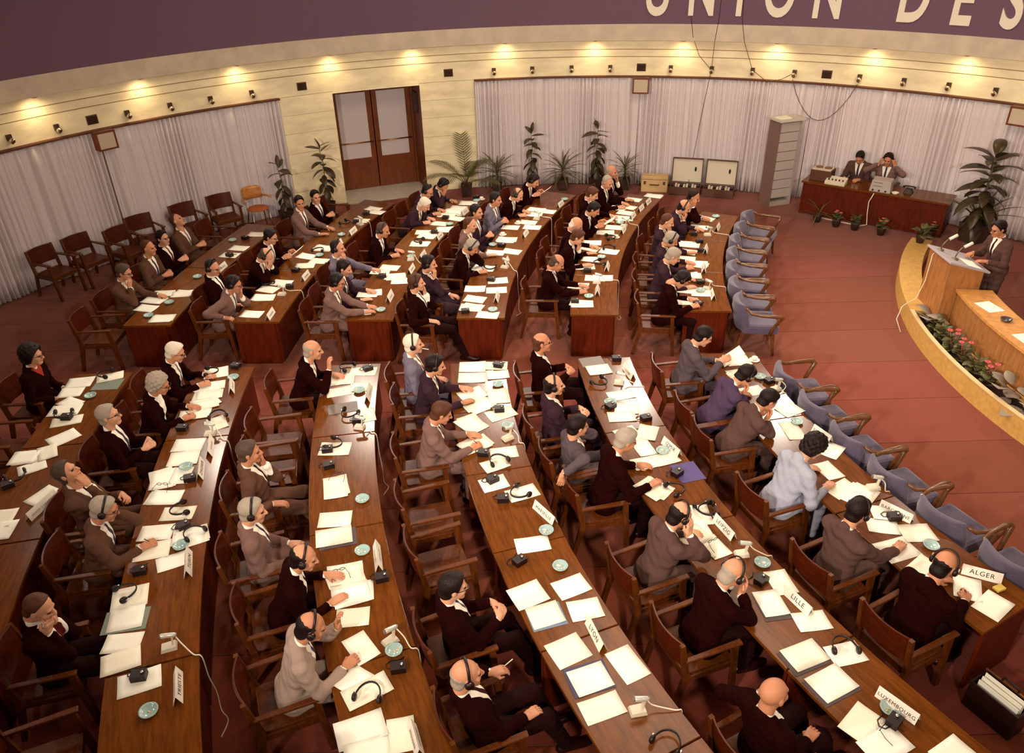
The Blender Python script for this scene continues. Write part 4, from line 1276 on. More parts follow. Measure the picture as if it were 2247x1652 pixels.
def surface(prims, h, field_fn=None):
    lo = np.min([p.bounds()[0] for p in prims], 0) - 3 * h
    hi = np.max([p.bounds()[1] for p in prims], 0) + 3 * h
    n = np.ceil((hi - lo) / h).astype(int) + 1
    ax = [lo[i] + h * np.arange(n[i]) for i in range(3)]
    F = np.full(n, 0.3, dtype=np.float64)
    for p in prims:
        a, b = p.bounds()
        m = 0.05 + 2 * h
        i0 = np.clip(np.floor((a - m - lo) / h).astype(int), 0, n)
        i1 = np.clip(np.ceil((b + m - lo) / h).astype(int) + 1, 0, n)
        sl = tuple(slice(i0[i], i1[i]) for i in range(3))
        x = ax[0][sl[0]][:, None, None]; y = ax[1][sl[1]][None, :, None]; z = ax[2][sl[2]][None, None, :]
        F[sl] = smin(F[sl], p.dist(x, y, z), p.k)
    if field_fn is not None:
        F = field_fn(F, ax[0][:, None, None], ax[1][None, :, None], ax[2][None, None, :])
    ins = F < 0
    c = np.zeros(n - 1, dtype=np.int8)
    cs = []
    for d in CORN:
        v = F[d[0]:n[0] - 1 + d[0], d[1]:n[1] - 1 + d[1], d[2]:n[2] - 1 + d[2]]
        cs.append(v)
        c += (v < 0)
    act = (c > 0) & (c < 8)
    idx = np.full(n - 1, -1, dtype=np.int64)
    cells = np.argwhere(act)
    idx[act] = np.arange(len(cells))
    vals = np.stack([v[act] for v in cs], 1)
    acc = np.zeros((len(cells), 3)); cnt = np.zeros(len(cells))
    for e0, e1 in EDGES:
        f0, f1 = vals[:, e0], vals[:, e1]
        m = (f0 < 0) != (f1 < 0)
        t = np.where(m, f0 / np.where(m, f0 - f1, 1.0), 0)
        pt = CORN[e0] + t[:, None] * (CORN[e1] - CORN[e0])
        acc += np.where(m[:, None], pt, 0); cnt += m
    V = lo + h * (cells + acc / cnt[:, None])
    Q = []
    for axn in range(3):
        o1, o2 = [(1, 2), (2, 0), (0, 1)][axn]
        sl0 = [slice(None)] * 3; sl1 = [slice(None)] * 3
        sl0[axn] = slice(0, n[axn] - 1); sl1[axn] = slice(1, n[axn])
        A, B = ins[tuple(sl0)], ins[tuple(sl1)]
        ed = np.argwhere(A != B)
        ok = (ed[:, o1] > 0) & (ed[:, o2] > 0) & (ed[:, o1] < n[o1] - 1) & (ed[:, o2] < n[o2] - 1)
        ed = ed[ok]
        flip = ~A[tuple(ed.T)]
        def cell(d1, d2):
            q = ed.copy(); q[:, o1] -= d1; q[:, o2] -= d2
            return idx[tuple(q.T)]
        quad = np.stack([cell(1, 1), cell(0, 1), cell(0, 0), cell(1, 0)], 1)
        quad[flip] = quad[flip][:, ::-1]
        Q.append(quad)
    Q = np.concatenate(Q)
    Q = Q[(Q >= 0).all(1)]
    return V, Q

def tags_for(V, Q, prims, tagnames):
    ctr = V[Q].mean(1)
    D = np.stack([p.dist(ctr[:, 0], ctr[:, 1], ctr[:, 2]) for p in prims], 1)
    which = D.argmin(1)
    tg = np.array([tagnames.index(p.tag) for p in prims])
    return tg[which]

def rotx(d):
    c, s = math.cos(d), math.sin(d)
    return np.array([[1, 0, 0], [0, c, -s], [0, s, c]])
def roty(d):
    c, s = math.cos(d), math.sin(d)
    return np.array([[c, 0, s], [0, 1, 0], [-s, 0, c]])
def rotz(d):
    c, s = math.cos(d), math.sin(d)
    return np.array([[c, -s, 0], [s, c, 0], [0, 0, 1]])
def unit(v):
    v = np.array(v, float)
    return v / (np.linalg.norm(v) + 1e-9)

TAGS = ['jacket', 'trousers', 'skin', 'shirt', 'shoes', 'eye', 'lip']
SUITS = {'k': (30, 4, 3), 'n': (54, 34, 42), 'b': (92, 62, 48), 'g': (118, 88, 80), 'G': (160, 136, 122), 'u': (112, 102, 116), 'u2': (84, 70, 74), 'g2': (84, 60, 54), 'p': (74, 56, 78), 'lb': (158, 158, 172)}
SUITN = {'k': 'black', 'n': 'navy', 'b': 'brown', 'g': 'grey-brown', 'G': 'light grey', 'u': 'blue-grey', 'u2': 'slate grey', 'g2': 'dark brown', 'p': 'purplish navy', 'lb': 'light blue'}
HAIRC = {'bk': (24, 9, 6), 'br': (80, 44, 26), 'dg': (78, 58, 48), 'gr': (158, 142, 126), 'wh': (222, 206, 184)}
M_SKIN = [mat('skin_%d' % i, srgb(*c), 0.55, spec=0.35) for i, c in enumerate(((200, 138, 104), (190, 126, 92), (206, 148, 116)))]
M_SHIRT = mat('white_shirt', srgb(240, 230, 214), 0.8)
M_SHOE = mat('black_shoe', srgb(34, 8, 6), 0.3)
M_EYE = mat('dark_eye', srgb(40, 22, 16), 0.3)
M_LIP = mat('lip', srgb(176, 96, 78), 0.5)
M_GLASSES = mat('spectacle_frame', srgb(34, 18, 14), 0.35)

def suit_mat(key, tie, shirt=(240, 230, 214)):
    nm = 'suit_%s_%s_%d' % (key, tie, shirt[0])
    if nm in MATS:
        return MATS[nm]
    m = mat(nm, srgb(*SUITS[key]), 0.92, bump=0.35, bscale=28, spec=0.04)
    nt = m.node_tree
    bs = nt.nodes['Principled BSDF']
    nz = nt.nodes.new('ShaderNodeTexNoise'); nz.inputs['Scale'].default_value = 160
    tc = nt.nodes.new('ShaderNodeTexCoord'); nt.links.new(tc.outputs['Object'], nz.inputs['Vector'])
    c = srgb(*SUITS[key])
    rp = nt.nodes.new('ShaderNodeValToRGB')
    rp.color_ramp.elements[0].color = tuple(q * 0.75 for q in c[:3]) + (1,)
    rp.color_ramp.elements[1].color = tuple(q * 1.3 for q in c[:3]) + (1,)
    nt.links.new(nz.outputs['Fac'], rp.inputs['Fac'])
    last = rp.outputs['Color']
    for attr, colr in (('vee', srgb(*shirt)), ('tie', srgb(*{'d': (52, 26, 26), 'r': (96, 34, 30), 'b': (66, 58, 80), 'g': (120, 110, 104)}.get(tie, (52, 26, 26))))):
        if attr == 'tie' and tie == '-':
            continue
        at = nt.nodes.new('ShaderNodeAttribute'); at.attribute_name = attr
        gt = nt.nodes.new('ShaderNodeMath'); gt.operation = 'GREATER_THAN'; gt.inputs[1].default_value = 0.0
        nt.links.new(at.outputs['Fac'], gt.inputs[0])
        mx = nt.nodes.new('ShaderNodeMix'); mx.data_type = 'RGBA'
        nt.links.new(gt.outputs[0], mx.inputs['Factor'])
        nt.links.new(last, mx.inputs['A'])
        mx.inputs['B'].default_value = colr
        last = mx.outputs['Result']
    nt.links.new(last, bs.inputs['Base Color'])
    return m

def np_mesh(name, V, Q, mats, midx, smooth=True, attrs=None):
    me = bpy.data.meshes.new(name)
    nv, nf = len(V), len(Q)
    me.vertices.add(nv)
    me.vertices.foreach_set('co', V.astype(np.float32).ravel())
    me.loops.add(nf * 4)
    me.loops.foreach_set('vertex_index', Q.astype(np.int32).ravel())
    me.polygons.add(nf)
    me.polygons.foreach_set('loop_start', np.arange(0, nf * 4, 4, dtype=np.int32))
    me.polygons.foreach_set('loop_total', np.full(nf, 4, dtype=np.int32))
    for m in mats:
        me.materials.append(m)
    me.polygons.foreach_set('material_index', midx.astype(np.int32))
    me.polygons.foreach_set('use_smooth', np.ones(nf, dtype=bool))
    for k_, v in (attrs or {}).items():
        a = me.attributes.new(k_, 'FLOAT', 'POINT')
        a.data.foreach_set('value', v.astype(np.float32))
    me.update(calc_edges=True)
    me.validate()
    return me

def head_prims(rot, c, woman=False):
    """rot: columns = head right, forward, up; c: head centre"""
    g = lambda p: c + rot @ np.array(p)
    P_ = []
    E = lambda tg, p, r, k=0.015: P_.append(Prim('e', tg, g(p), ra=r, rot=rot, k=k))
    Cn = lambda tg, p, q, ra, rb, k=0.012: P_.append(Prim('c', tg, g(p), g(q), ra, rb, k=k))
    E('skin', (0, -0.014, 0.03), (0.076, 0.097, 0.088))
    E('skin', (0, 0.03, -0.042), (0.061, 0.066, 0.078), 0.03)
    Cn('skin', (-0.014, 0.072, -0.098), (0.014, 0.072, -0.098), 0.02, 0.02, 0.02)
    Cn('skin', (-0.032, 0.076, 0.026), (0.032, 0.076, 0.026), 0.014, 0.014, 0.014)
    Cn('skin', (0, 0.092, 0.016), (0, 0.116, -0.026), 0.008, 0.0135, 0.009)
    Cn('skin', (-0.013, 0.1, -0.03), (0.013, 0.1, -0.03), 0.009, 0.009, 0.008)
    for s in (-1, 1):
        E('skin', (s * 0.036, 0.066, -0.03), (0.024, 0.02, 0.024), 0.02)
        E('skin', (s * 0.077, -0.008, -0.004), (0.011, 0.02, 0.033), 0.006)
        E('eye', (s * 0.031, 0.086, 0.006), (0.0135, 0.009, 0.0065), 0.002)
    E('lip', (0, 0.094, -0.063), (0.024, 0.009, 0.0075), 0.004)
    Cn('skin', (0, -0.022, -0.05), (0, -0.05, -0.17), 0.054, 0.058, 0.025)
    return P_

def hair_mesh(rot, c, style, h):
    g = lambda p: c + rot @ np.array(p)
    if style in ('curly', 'bouf'):
        big = 0.018 if style == 'curly' else 0.03
        pr = [Prim('e', 'h', g((0, -0.022, 0.04)), ra=(0.092 + big, 0.108 + big, 0.094 + big), rot=rot),
              Prim('e', 'h', g((0, -0.055, -0.045)), ra=(0.088 + big * 0.6, 0.06 + big, 0.075), rot=rot, k=0.03)]
    elif style == 'full':
        pr = [Prim('e', 'h', g((0, -0.018, 0.036)), ra=(0.0865, 0.108, 0.0985), rot=rot), Prim('e', 'h', g((0, 0.03, 0.085)), ra=(0.06, 0.055, 0.038), rot=rot, k=0.02)]
    else:
        e_ = 0.0075 if style == 'rec' else (0.005 if style == 'fringe' else 0.0025)
        pr = [Prim('e', 'h', g((0, -0.016, 0.031)), ra=(0.076 + e_, 0.098 + e_, 0.0885 + e_), rot=rot)]
    if style not in ('curly', 'bouf'):
        pr.append(Prim('e', 'h', g((0, -0.052, -0.05)), ra=(0.066, 0.062, 0.064), rot=rot, k=0.02))
    back = {'full': 0.0, 'curly': 0.004, 'bouf': 0.01, 'rec': -0.032, 'fringe': -0.02, 'bald': -0.035}[style]
    low = {'curly': -0.10, 'bouf': -0.10, 'fringe': -0.10, 'bald': -0.10}.get(style, -0.08)
    top = {'fringe': 0.066, 'bald': 0.03}.get(style, 9)
    amp = {'curly': 0.011, 'bouf': 0.007}.get(style, 0.0025)
    fr = 95.0 if style in ('curly', 'bouf') else 60.0
    def fn(F, x, y, z):
        px, py, pz = x - c[0], y - c[1], z - c[2]
        lx = px * rot[0, 0] + py * rot[1, 0] + pz * rot[2, 0]
        ly = px * rot[0, 1] + py * rot[1, 1] + pz * rot[2, 1]
        lz = px * rot[0, 2] + py * rot[1, 2] + pz * rot[2, 2]
        F = F + amp * np.sin(lx * fr + 1.0) * np.sin(ly * fr * 0.9) * np.sin(lz * fr + 0.7)
        cut = (ly - 0.062 - back) * 0.90 - (lz - 0.078) * 0.43 + 0.25 * np.abs(lx) * (0.25 if style == 'rec' else 0.0)
        F = np.maximum(F, cut)
        F = np.maximum(F, low - lz)
        if top < 5:
            F = np.maximum(F, lz - top + 0.25 * (ly + 0.05) + 0.007 * np.sin(lx * 90 + ly * 60) * np.sin(ly * 75 + 0.5))
        return F
    V, Q = surface(pr, h, fn)
    return V, Q

def hand_prims(w, d, n, side, curl, spread=0.0):
    """w wrist, d towards fingers, n back of hand; side +1 right hand"""
    d = unit(d)
    n = unit(np.array(n) - d * np.dot(n, d))
    x = np.cross(d, n)
    g = lambda p: np.array(w) + x * p[0] + d * p[1] + n * p[2]
    P_ = []
    Cn = lambda p, q, ra, rb, k=0.008: P_.append(Prim('c', 'skin', g(p), g(q), ra, rb, k=k))
    Cn((0, -0.02, 0), (0, 0.02, 0), 0.026, 0.026, 0.015)
    for i in range(4):
        bx = -0.031 + 0.0205 * i
        Cn((bx * 0.7, 0.012, 0), (bx, 0.085, 0.002), 0.0165, 0.0135, 0.01)
    ln = (0.062, 0.073, 0.068, 0.052) if side > 0 else (0.052, 0.068, 0.073, 0.062)
    for i in range(4):
        bx = -0.031 + 0.0205 * i
        p = np.array([bx * 1.05, 0.086, 0.002]); a = curl * 0.5
        for j, f in enumerate((0.45, 0.32, 0.27)):
            q_ = p + ln[i] * f * np.array([spread * bx, math.cos(a), -math.sin(a)])
            Cn(p, q_, 0.0098 - 0.0008 * j, 0.0092 - 0.0008 * j, 0.004)
            p = q_; a += curl
    # the thumb lies on the body side of the hand
    s = -side
    p0, p1, p2 = (s * 0.026, 0.02, -0.006), (s * 0.048, 0.052, -0.018 - 0.012 * curl), (s * (0.048 - 0.016 * curl), 0.086, -0.022 - 0.02 * curl)
    Cn(p0, p1, 0.0145, 0.0115, 0.01); Cn(p1, p2, 0.0112, 0.0088, 0.004)
    return P_

def band_mesh():
    q = MB()
    q.tube([(0.094 * math.cos(R(a)), -0.004, 0.012 + 0.128 * math.sin(R(a))) for a in range(0, 181, 15)], 0.0065, 6, flat=1.8)
    me = q.mesh('headband'); me.materials.append(M_BLACK)
    return me
def cup_mesh(s):
    q = MB()
    M = Matrix.Translation((s * 0.088, -0.004, -0.004)) @ Matrix.Rotation(R(90 * s), 4, 'Y')
    q.lathe([(0.0, -0.006), (0.026, -0.006), (0.034, 0.0), (0.034, 0.012), (0.026, 0.022), (0.012, 0.026), (0.0, 0.026)], 14, M)
    me = q.mesh('ear_cup'); me.materials.append(M_BLACK)
    return me
def clip_mesh(s):
    q = MB(); q.box((s * 0.109, -0.004, 0.014), (0.008, 0.012, 0.05))
    me = q.mesh('clip'); me.materials.append(M_STEEL)
    return me
HB, HC1, HC2, HK1, HK2 = band_mesh(), cup_mesh(-1), cup_mesh(1), clip_mesh(-1), clip_mesh(1)
def glasses_mesh():
    q = MB()
    for s in (-1, 1):
        q.tube([(s * 0.032 + 0.022 * math.cos(R(a)), 0.112, 0.006 + 0.017 * math.sin(R(a))) for a in range(0, 360, 30)], 0.0028, 5, close=True)
        q.tube([(s * 0.054, 0.110, 0.012), (s * 0.079, 0.05, 0.010), (s * 0.081, -0.005, 0.004)], 0.0026, 5)
    q.tube([(-0.011, 0.113, 0.01), (0.011, 0.113, 0.01)], 0.0026, 5)
    me = q.mesh('spectacles'); me.materials.append(M_GLASSES)
    return me
GLM = glasses_mesh()

def headset(M, label, group):
    t = thing('headset', label, 'headset', group=group)
    t.matrix_world = M
    link('headband', HB, t)
    for me, mk in ((HC1, HK1), (HC2, HK2)):
        c = link('ear_cup', me, t)
        link('clip', mk, c)
    return t

def person(loc, rz, e, lean, suit, hairs, hairc, hs, gl, armL, armR, hyaw, hpit, label, dz=0.0, near=True, tie='d', stand=False, trousers=None, skin=0, hs_label=None, shirt=(240, 230, 214), group=None, legs='desk', deskz=DESK_Z, scale=1.03, vlow=0.17):
    S_ = scale
    hip = np.array([0, 0, 0.50]) if not stand else np.array([0, 0, 0.95])
    if not stand:
        hip[2] = 0.445 + 0.10 * 0.6
    Rt = rotx(-R(lean))                 # lean forward about x
    TL = 0.50 + dz
    tp = lambda p: hip + Rt @ np.array([p[0], p[1], p[2] * TL / 0.5])
    neck = tp((0, 0, 0.50))
    hr = rotz(R(hyaw)) @ rotx(-R(lean * 0.45 + hpit))
    hc = neck + Rt @ np.array([0, 0.012, 0.06]) + hr @ np.array([0, 0.03, 0.11])
    prims = []
    fwd_t = Rt @ np.array([0, 1.0, 0])
    sq = (fwd_t, 1.42)
    A = lambda tg, a, b, ra, rb, k=0.03, sc=None: prims.append(Prim('c', tg, a, b, ra, rb, k=k, sc=sc))
    # torso
    A('jacket', tp((0, 0.0, 0.06)), tp((0, 0.012, 0.30)), 0.165, 0.168, 0.03, sq)
    A('jacket', tp((-0.075, 0.008, 0.33)), tp((0.075, 0.008, 0.33)), 0.125, 0.125, 0.05, sq)
    A('jacket', tp((-0.145, -0.008, 0.425)), tp((0.145, -0.008, 0.425)), 0.068, 0.068, 0.05)
    A('jacket', tp((-0.06, -0.012, 0.455)), tp((0.06, -0.012, 0.455)), 0.066, 0.066, 0.04)
    A('jacket', hip + np.array([-0.07, -0.0, 0.0]), hip + np.array([0.07, -0.0, 0.0]), 0.128, 0.128, 0.05)
    # collars
    A('jacket', tp((0, -0.036, 0.465)), tp((0, -0.040, 0.512)), 0.078, 0.060, 0.012)
    for s in (-1, 1):
        A('jacket', tp((s * 0.072, 0.046, 0.478)), tp((s * 0.060, 0.100, 0.36)), 0.013, 0.016, 0.004)
        A('jacket', tp((s * 0.060, 0.100, 0.36)), tp((s * 0.012, 0.128, 0.19)), 0.016, 0.009, 0.004)
    fine = [[Prim('c', 'shirt', tp((0, -0.010, 0.485)), tp((0, -0.014, 0.522)), 0.064, 0.060, k=0.004)]]
    # legs
    if stand:
        for s in (-1, 1):
            A('trousers', hip + np.array([s * 0.085, 0, -0.02]), np.array([s * 0.095, 0.02, 0.50]), 0.10, 0.075)
            A('trousers', np.array([s * 0.095, 0.02, 0.50]), np.array([s * 0.10, -0.01, 0.10]), 0.072, 0.06)
            A('shoes', np.array([s * 0.10, -0.03, 0.045]), np.array([s * 0.115, 0.15, 0.036]), 0.043, 0.038, 0.01)
        A('jacket', hip + np.array([0, 0, 0.05]), hip + np.array([0, 0, -0.14]), 0.155, 0.165, 0.04, sq)
    else:
        kx, ky, fy = 0.12, 0.43, 0.40
        if legs == 'out':
            fy = 0.60
        for s in (-1, 1):
            kn = np.array([s * kx, ky, 0.50 if legs != 'cross' or s < 0 else 0.60])
            an = np.array([s * kx * 0.9, fy, 0.10])
            if legs == 'cross' and s > 0:
                kn = np.array([-0.02, ky + 0.04, 0.60]); an = np.array([-0.12, ky + 0.16, 0.24])
            A('trousers', hip + np.array([s * 0.085, 0.02, 0.02]), kn, 0.098, 0.070)
            A('trousers', kn, an, 0.068, 0.052)
            fd = np.array([0.02 * s, 0.18, -0.012]) if not (legs == 'cross' and s > 0) else np.array([-0.03, 0.16, -0.10])
            A('shoes', an + np.array([0, -0.035, -0.058]), an + np.array([0, 0, -0.06]) + fd, 0.043, 0.038, 0.01)
    # arms
    hands = []
    if stand:
        e = 0.22
    e, tz = e / S_, deskz / S_
    for s, pose in ((-1, armL), (1, armR)):
        sh = tp((s * 0.178, -0.005, 0.425))
        hl = lambda p: hc + hr @ np.array(p)
        pole = np.array([s * 0.5, -0.5, -1.0]); curl = 0.35; nrm = np.array([0, 0, 1.0])
        if pose == 'D':
            w = np.array([s * 0.17, e + 0.12, tz + 0.035]); d = np.array([-s * 0.45, 1, 0]); curl = 0.22
        elif pose == 'W':
            w = np.array([s * 0.10, e + 0.13, tz + 0.04]); d = np.array([-s * 0.5, 1, 0.05]); curl = 0.75; nrm = np.array([s * 0.5, 0, 0.9])
        elif pose == 'C':
            w = hl((s * 0.055, 0.105, -0.185)); d = hr @ np.array([-s * 0.15, -0.08, 1.0]); nrm = hr @ np.array([s * 0.35, 1, 0]); curl = 0.7; pole = np.array([s * 0.35, 0.2, -1])
        elif pose == 'T':
            w = hl((s * 0.115, 0.075, -0.115)); d = hr @ np.array([-s * 0.12, -0.25, 1.0]); nrm = hr @ np.array([s, 0.45, 0]); curl = 0.35; pole = np.array([s * 0.5, 0.3, -1])
        elif pose == 'F':
            w = hl((s * 0.06, 0.135, -0.13)); d = hr @ np.array([-s * 0.05, -0.22, 1.0]); nrm = hr @ np.array([s * 0.3, 1, 0]); curl = 0.3; pole = np.array([s * 0.4, 0.3, -1])
        elif pose == 'E':
            w = hl((s * 0.15, 0.05, -0.10)); d = hr @ np.array([-s * 0.35, -0.2, 1.0]); nrm = hr @ np.array([s, 0.5, 0]); curl = 0.5; pole = np.array([s, 0.2, -0.8])
        elif pose == 'L':
            w = np.array([s * 0.12, 0.27, 0.615]); d = np.array([-s * 0.3, 1, -0.12]); curl = 0.4
        elif pose == 'R':
            w = np.array([s * 0.262, 0.16, 0.715]); d = np.array([0, 1, -0.18]); curl = 0.45; pole = np.array([s * 1.0, -0.6, -0.5])
        elif pose == 'K':
            w = np.array([s * 0.085, 0.31, 0.775]); d = np.array([-s * 0.8, 0.6, 0.05]); curl = 0.6; nrm = np.array([s * 0.3, 0.6, 0.7])
        elif pose == 'H':
            w = np.array([s * 0.13, e + 0.10, tz + 0.16]); d = np.array([-s * 0.2, 1, 0.35]); curl = 0.6; nrm = np.array([s * 0.8, 0, 0.5])
        elif pose == 'S':
            w = np.array([s * 0.10, e + 0.26, tz + 0.04]); d = np.array([-s * 0.4, 1, 0]); curl = 0.4
        elif pose == 'B':
            w = np.array([s * 0.42, -0.22, 0.80]); d = np.array([s * 0.2, -0.3, -1]); curl = 0.4; pole = np.array([s * 1.0, -0.3, 0.3]); nrm = np.array([s, 0, 0.2])
        elif pose == 'U':
            w = np.array([s * 0.10, e + 0.14, tz + 0.27]); d = np.array([-s * 0.1, 0.1, 1]); curl = 0.5; nrm = np.array([s * 0.3, -0.5, 0]); pole = np.array([s * 0.5, 0.4, -1])
        d = unit(d)
        la, lb = 0.292, 0.255
        v = w - sh
        L = np.linalg.norm(v)
        mx = (la + lb) * 0.985
        if L > mx:
            w = sh + v / L * mx
            if w[2] < tz + 0.035 and pose in 'DWS' and not stand:
                w[2] = tz + 0.035
            v = w - sh; L = np.linalg.norm(v)
        ca = min(1, max(-1, (la * la + L * L - lb * lb) / (2 * la * L)))
        vn = v / L
        pn = unit(pole - vn * np.dot(pole, vn))
        el = sh + vn * (la * ca) + pn * (la * math.sqrt(max(0, 1 - ca * ca)))
        if pose in 'DWSUCTF' and not stand and el[1] > e - 0.06 and el[2] < tz + 0.055:
            el[2] = tz + 0.055
        A('jacket', sh, el, 0.068, 0.054, 0.03)
        fv = unit(w - el)
        cuff = w - fv * 0.035
        A('jacket', el, cuff - fv * 0.008, 0.055, 0.043, 0.02)
        fine.append([Prim('c', 'shirt', cuff - fv * 0.014, cuff + fv * 0.008, 0.034, 0.033, k=0.004)])
        hands.append((w, d, nrm, s, curl))
    h = 0.0115 if near else 0.0165
    def wrinkle(F, x, y, z):
        return F + 0.0042 * np.sin(x * 41 + z * 27) * np.sin(y * 33 + z * 29 + 1.0) + 0.003 * np.sin(x * 17 - y * 23 + z * 62)
    V, Q = surface(prims, h, wrinkle)
    T = tags_for(V, Q, prims, TAGS)
    parts = [(V, Q, T)]
    for fp in fine:
        fv_, fq_ = surface(fp, 0.0065 if near else 0.009)
        parts.append((fv_, fq_, np.full(len(fq_), 3)))
    hp = head_prims(hr, hc)
    hv, hq = surface(hp, 0.0062 if near else 0.0085)
    parts.append((hv, hq, tags_for(hv, hq, hp, TAGS)))
    for w, d, nrm, s, curl in hands:
        pp = hand_prims(w, d, nrm, s, curl)
        hv, hq = surface(pp, 0.0052 if near else 0.0075)
        parts.append((hv, hq, np.full(len(hq), 2)))
    VV, QQ, TT = [], [], []
    k_ = 0
    for v, q_, tg in parts:
        VV.append(v); QQ.append(q_ + k_); TT.append(tg); k_ += len(v)
    VV, QQ, TT = np.concatenate(VV), np.concatenate(QQ), np.concatenate(TT)
    # shirt front between the lapels, measured on the torso
    loc_t = (VV - hip) @ Rt
    wz = loc_t[:, 2] * 0.5 / TL
    vee = 0.082 * (wz - vlow) / (0.5 - vlow) - np.abs(loc_t[:, 0])
    bad = (loc_t[:, 1] < 0.03) | (wz > 0.54) | (np.arange(len(VV)) >= len(V))
    vee = np.where(bad, -0.05, vee)
    tiea = np.minimum(vee, 0.016 + 0.03 * np.clip(0.5 - wz, 0, 0.3) - np.abs(loc_t[:, 0]))
    tiea = np.where(bad, -0.05, tiea)
    tm = suit_mat(trousers or suit, 'x')
    me = np_mesh('person', VV * S_, QQ, [suit_mat(suit, tie, shirt), mat('trousers_' + (trousers or suit), srgb(*SUITS[trousers or suit]), 0.92, bump=0.3, bscale=30, spec=0.12), M_SKIN[skin], M_SHIRT, M_SHOE, M_EYE, M_LIP], TT, attrs={'vee': vee, 'tie': tiea})
    o = bpy.data.objects.new('person', me)
    COL.objects.link(o)
    o.location = loc
    o.rotation_euler = (0, 0, rz)
    tag(o, label, 'person', group)
    hv, hq = hair_mesh(hr, hc, hairs, 0.0072 if near else 0.0095) if hairs != 'none' else ([], [])
    if len(hq):
        hm = np_mesh('hair', hv * S_, hq, [mat('hair_' + hairc, srgb(*HAIRC[hairc]), 0.5, bump=0.6, bscale=90, spec=0.2)], np.zeros(len(hq)))
        link('hair', hm, o)
    M4 = Matrix.Identity(4)
    for i in range(3):
        for j in range(3):
            M4[i][j] = hr[i, j] * S_
        M4[i][3] = hc[i] * S_
    if gl:
        g_ = link('spectacles', GLM, o)
        g_.matrix_local = M4
    MW = Matrix.Translation(Vector(loc)) @ Matrix.Rotation(rz, 4, 'Z') @ M4
    if hs:
        headset(MW, hs_label, 'headsets worn by delegates')
    return o, MW, hands

WORLD_HANDS = {}
def local_to_world(loc, rz, p):
    return Matrix.Translation(Vector(loc)) @ Matrix.Rotation(rz, 4, 'Z') @ Vector(p)

ties = ['d', 'b', 'r', 'g', 'd', 'b']
for i, (rank, ang, hip, lean, suit, hr_, hcol, hs, gl, aL, aR, hy, hpz, pose, dz) in enumerate(PEOPLE):
    row = rank[0]
    p, rz = seat_of(row, ang, hip)
    near = row[0] == 'L'
    wom = hr_ in ('curly', 'bouf')
    lab = 'person in %s %s%s, %s, %s' % (SUITN[suit], 'dress' if hr_ == 'bouf' else ('jacket' if wom else 'suit'), ' with headset' if hs else '', pose, place(rank))
    if hr_ == 'bouf':
        lab = 'person in black dress with red collar, %s' % place(rank)
    if suit == 'lb':
        lab = 'person in light blue jacket seen from behind, %s' % place(rank)
    sh = (240, 230, 214)
    tie = ties[i % 6]
    if hr_ == 'bouf':
        sh, tie = (150, 52, 42), '-'
    elif wom:
        tie = '-'
    sc = 1.03
    o, MW, hands = person(p, rz, hip, lean, suit, hr_, hcol, hs, gl, aL, aR, hy, hpz, lab, dz, near, tie, skin=i % 3, shirt=sh,
                   hs_label='headset worn by person, %s' % place(rank), group='delegates seated at the desks', legs='desk' if hip < 0.45 else 'out', scale=sc, vlow=0.38 if hr_ == 'bouf' else 0.17)
    WORLD_HANDS[rank] = (o, MW, hands, p, rz)
    off = 0.05 if hip < 0.4 else 0.02
    cp, crz = seat_of(row, ang, hip + off)
    put_chair(cp, crz + random.uniform(-0.05, 0.05), 'wooden armchair under the person, %s' % place(rank))
# ------------------------------------------------------------------ rostrum side
# low curved parapet: wide ledge at the far end, open plant trough nearer
t = thing('rostrum_parapet', 'low curved pale wood parapet with plant trough before the rostrum', 'parapet')
q = MB(); q.arc(DC, 6.80, 7.15, 180 - 38, 180 - 11.5, 0.0, 0.30, 24); q.build('ledge', M_YELLOW, t, bevel=0.006)
q = MB(); q.arc(DC, 7.11, 7.15, 180 - 11.5, 180 + 34, 0.0, 0.30, 30); q.build('outer_board', M_YELLOW, t)
q = MB(); q.arc(DC, 6.72, 6.75, 180 - 11.5, 180 + 34, 0.0, 0.26, 30); q.build('inner_board', M_YELLOW, t)
q = MB(); q.arc(DC, 6.75, 7.11, 180 - 11.5, 180 + 34, 0.0, 0.20, 30); q.build('soil_bed', M_SOIL, t)
q = MB(); q.arc(DC, 7.10, 7.16, 180 - 11.5, 180 + 34, 0.30, 0.315, 30); q.build('edge_strip', mat('edge_strip', srgb(226, 200, 150), 0.5), t)

# lectern
lx0, lx1, ly0, ly1 = 6.46, 6.96, 10.48, 11.12
t = thing('lectern', 'wooden lectern with grey slanted top and two microphones', 'lectern', (0, 0, 0))
q = MB()
for (xa, xb, ya, yb) in ((lx0, lx0 + 0.03, ly0, ly1), ):
    q.add([(xa, ya, 0), (xb, ya, 0), (xb, yb, 0), (xa, yb, 0), (xa - 0.02, ya, 1.16), (xb, ya, 1.15), (xb, yb, 1.15), (xa - 0.02, yb, 1.16)], [(3, 2, 1, 0), (4, 5, 6, 7), (0, 1, 5, 4), (1, 2, 6, 5), (2, 3, 7, 6), (3, 0, 4, 7)])
q.build('front_panel', M_OAK, t)
for yy in (ly0, ly1 - 0.03):
    q = MB()
    q.add([(lx0 + 0.03, yy, 0), (lx1, yy, 0), (lx1, yy + 0.03, 0), (lx0 + 0.03, yy + 0.03, 0), (lx0 + 0.03, yy, 1.145), (lx1, yy, 1.0), (lx1, yy + 0.03, 1.0), (lx0 + 0.03, yy + 0.03, 1.145)], [(3, 2, 1, 0), (4, 5, 6, 7), (0, 1, 5, 4), (1, 2, 6, 5), (2, 3, 7, 6), (3, 0, 4, 7)])
    q.build('side_panel', M_OAK, t)
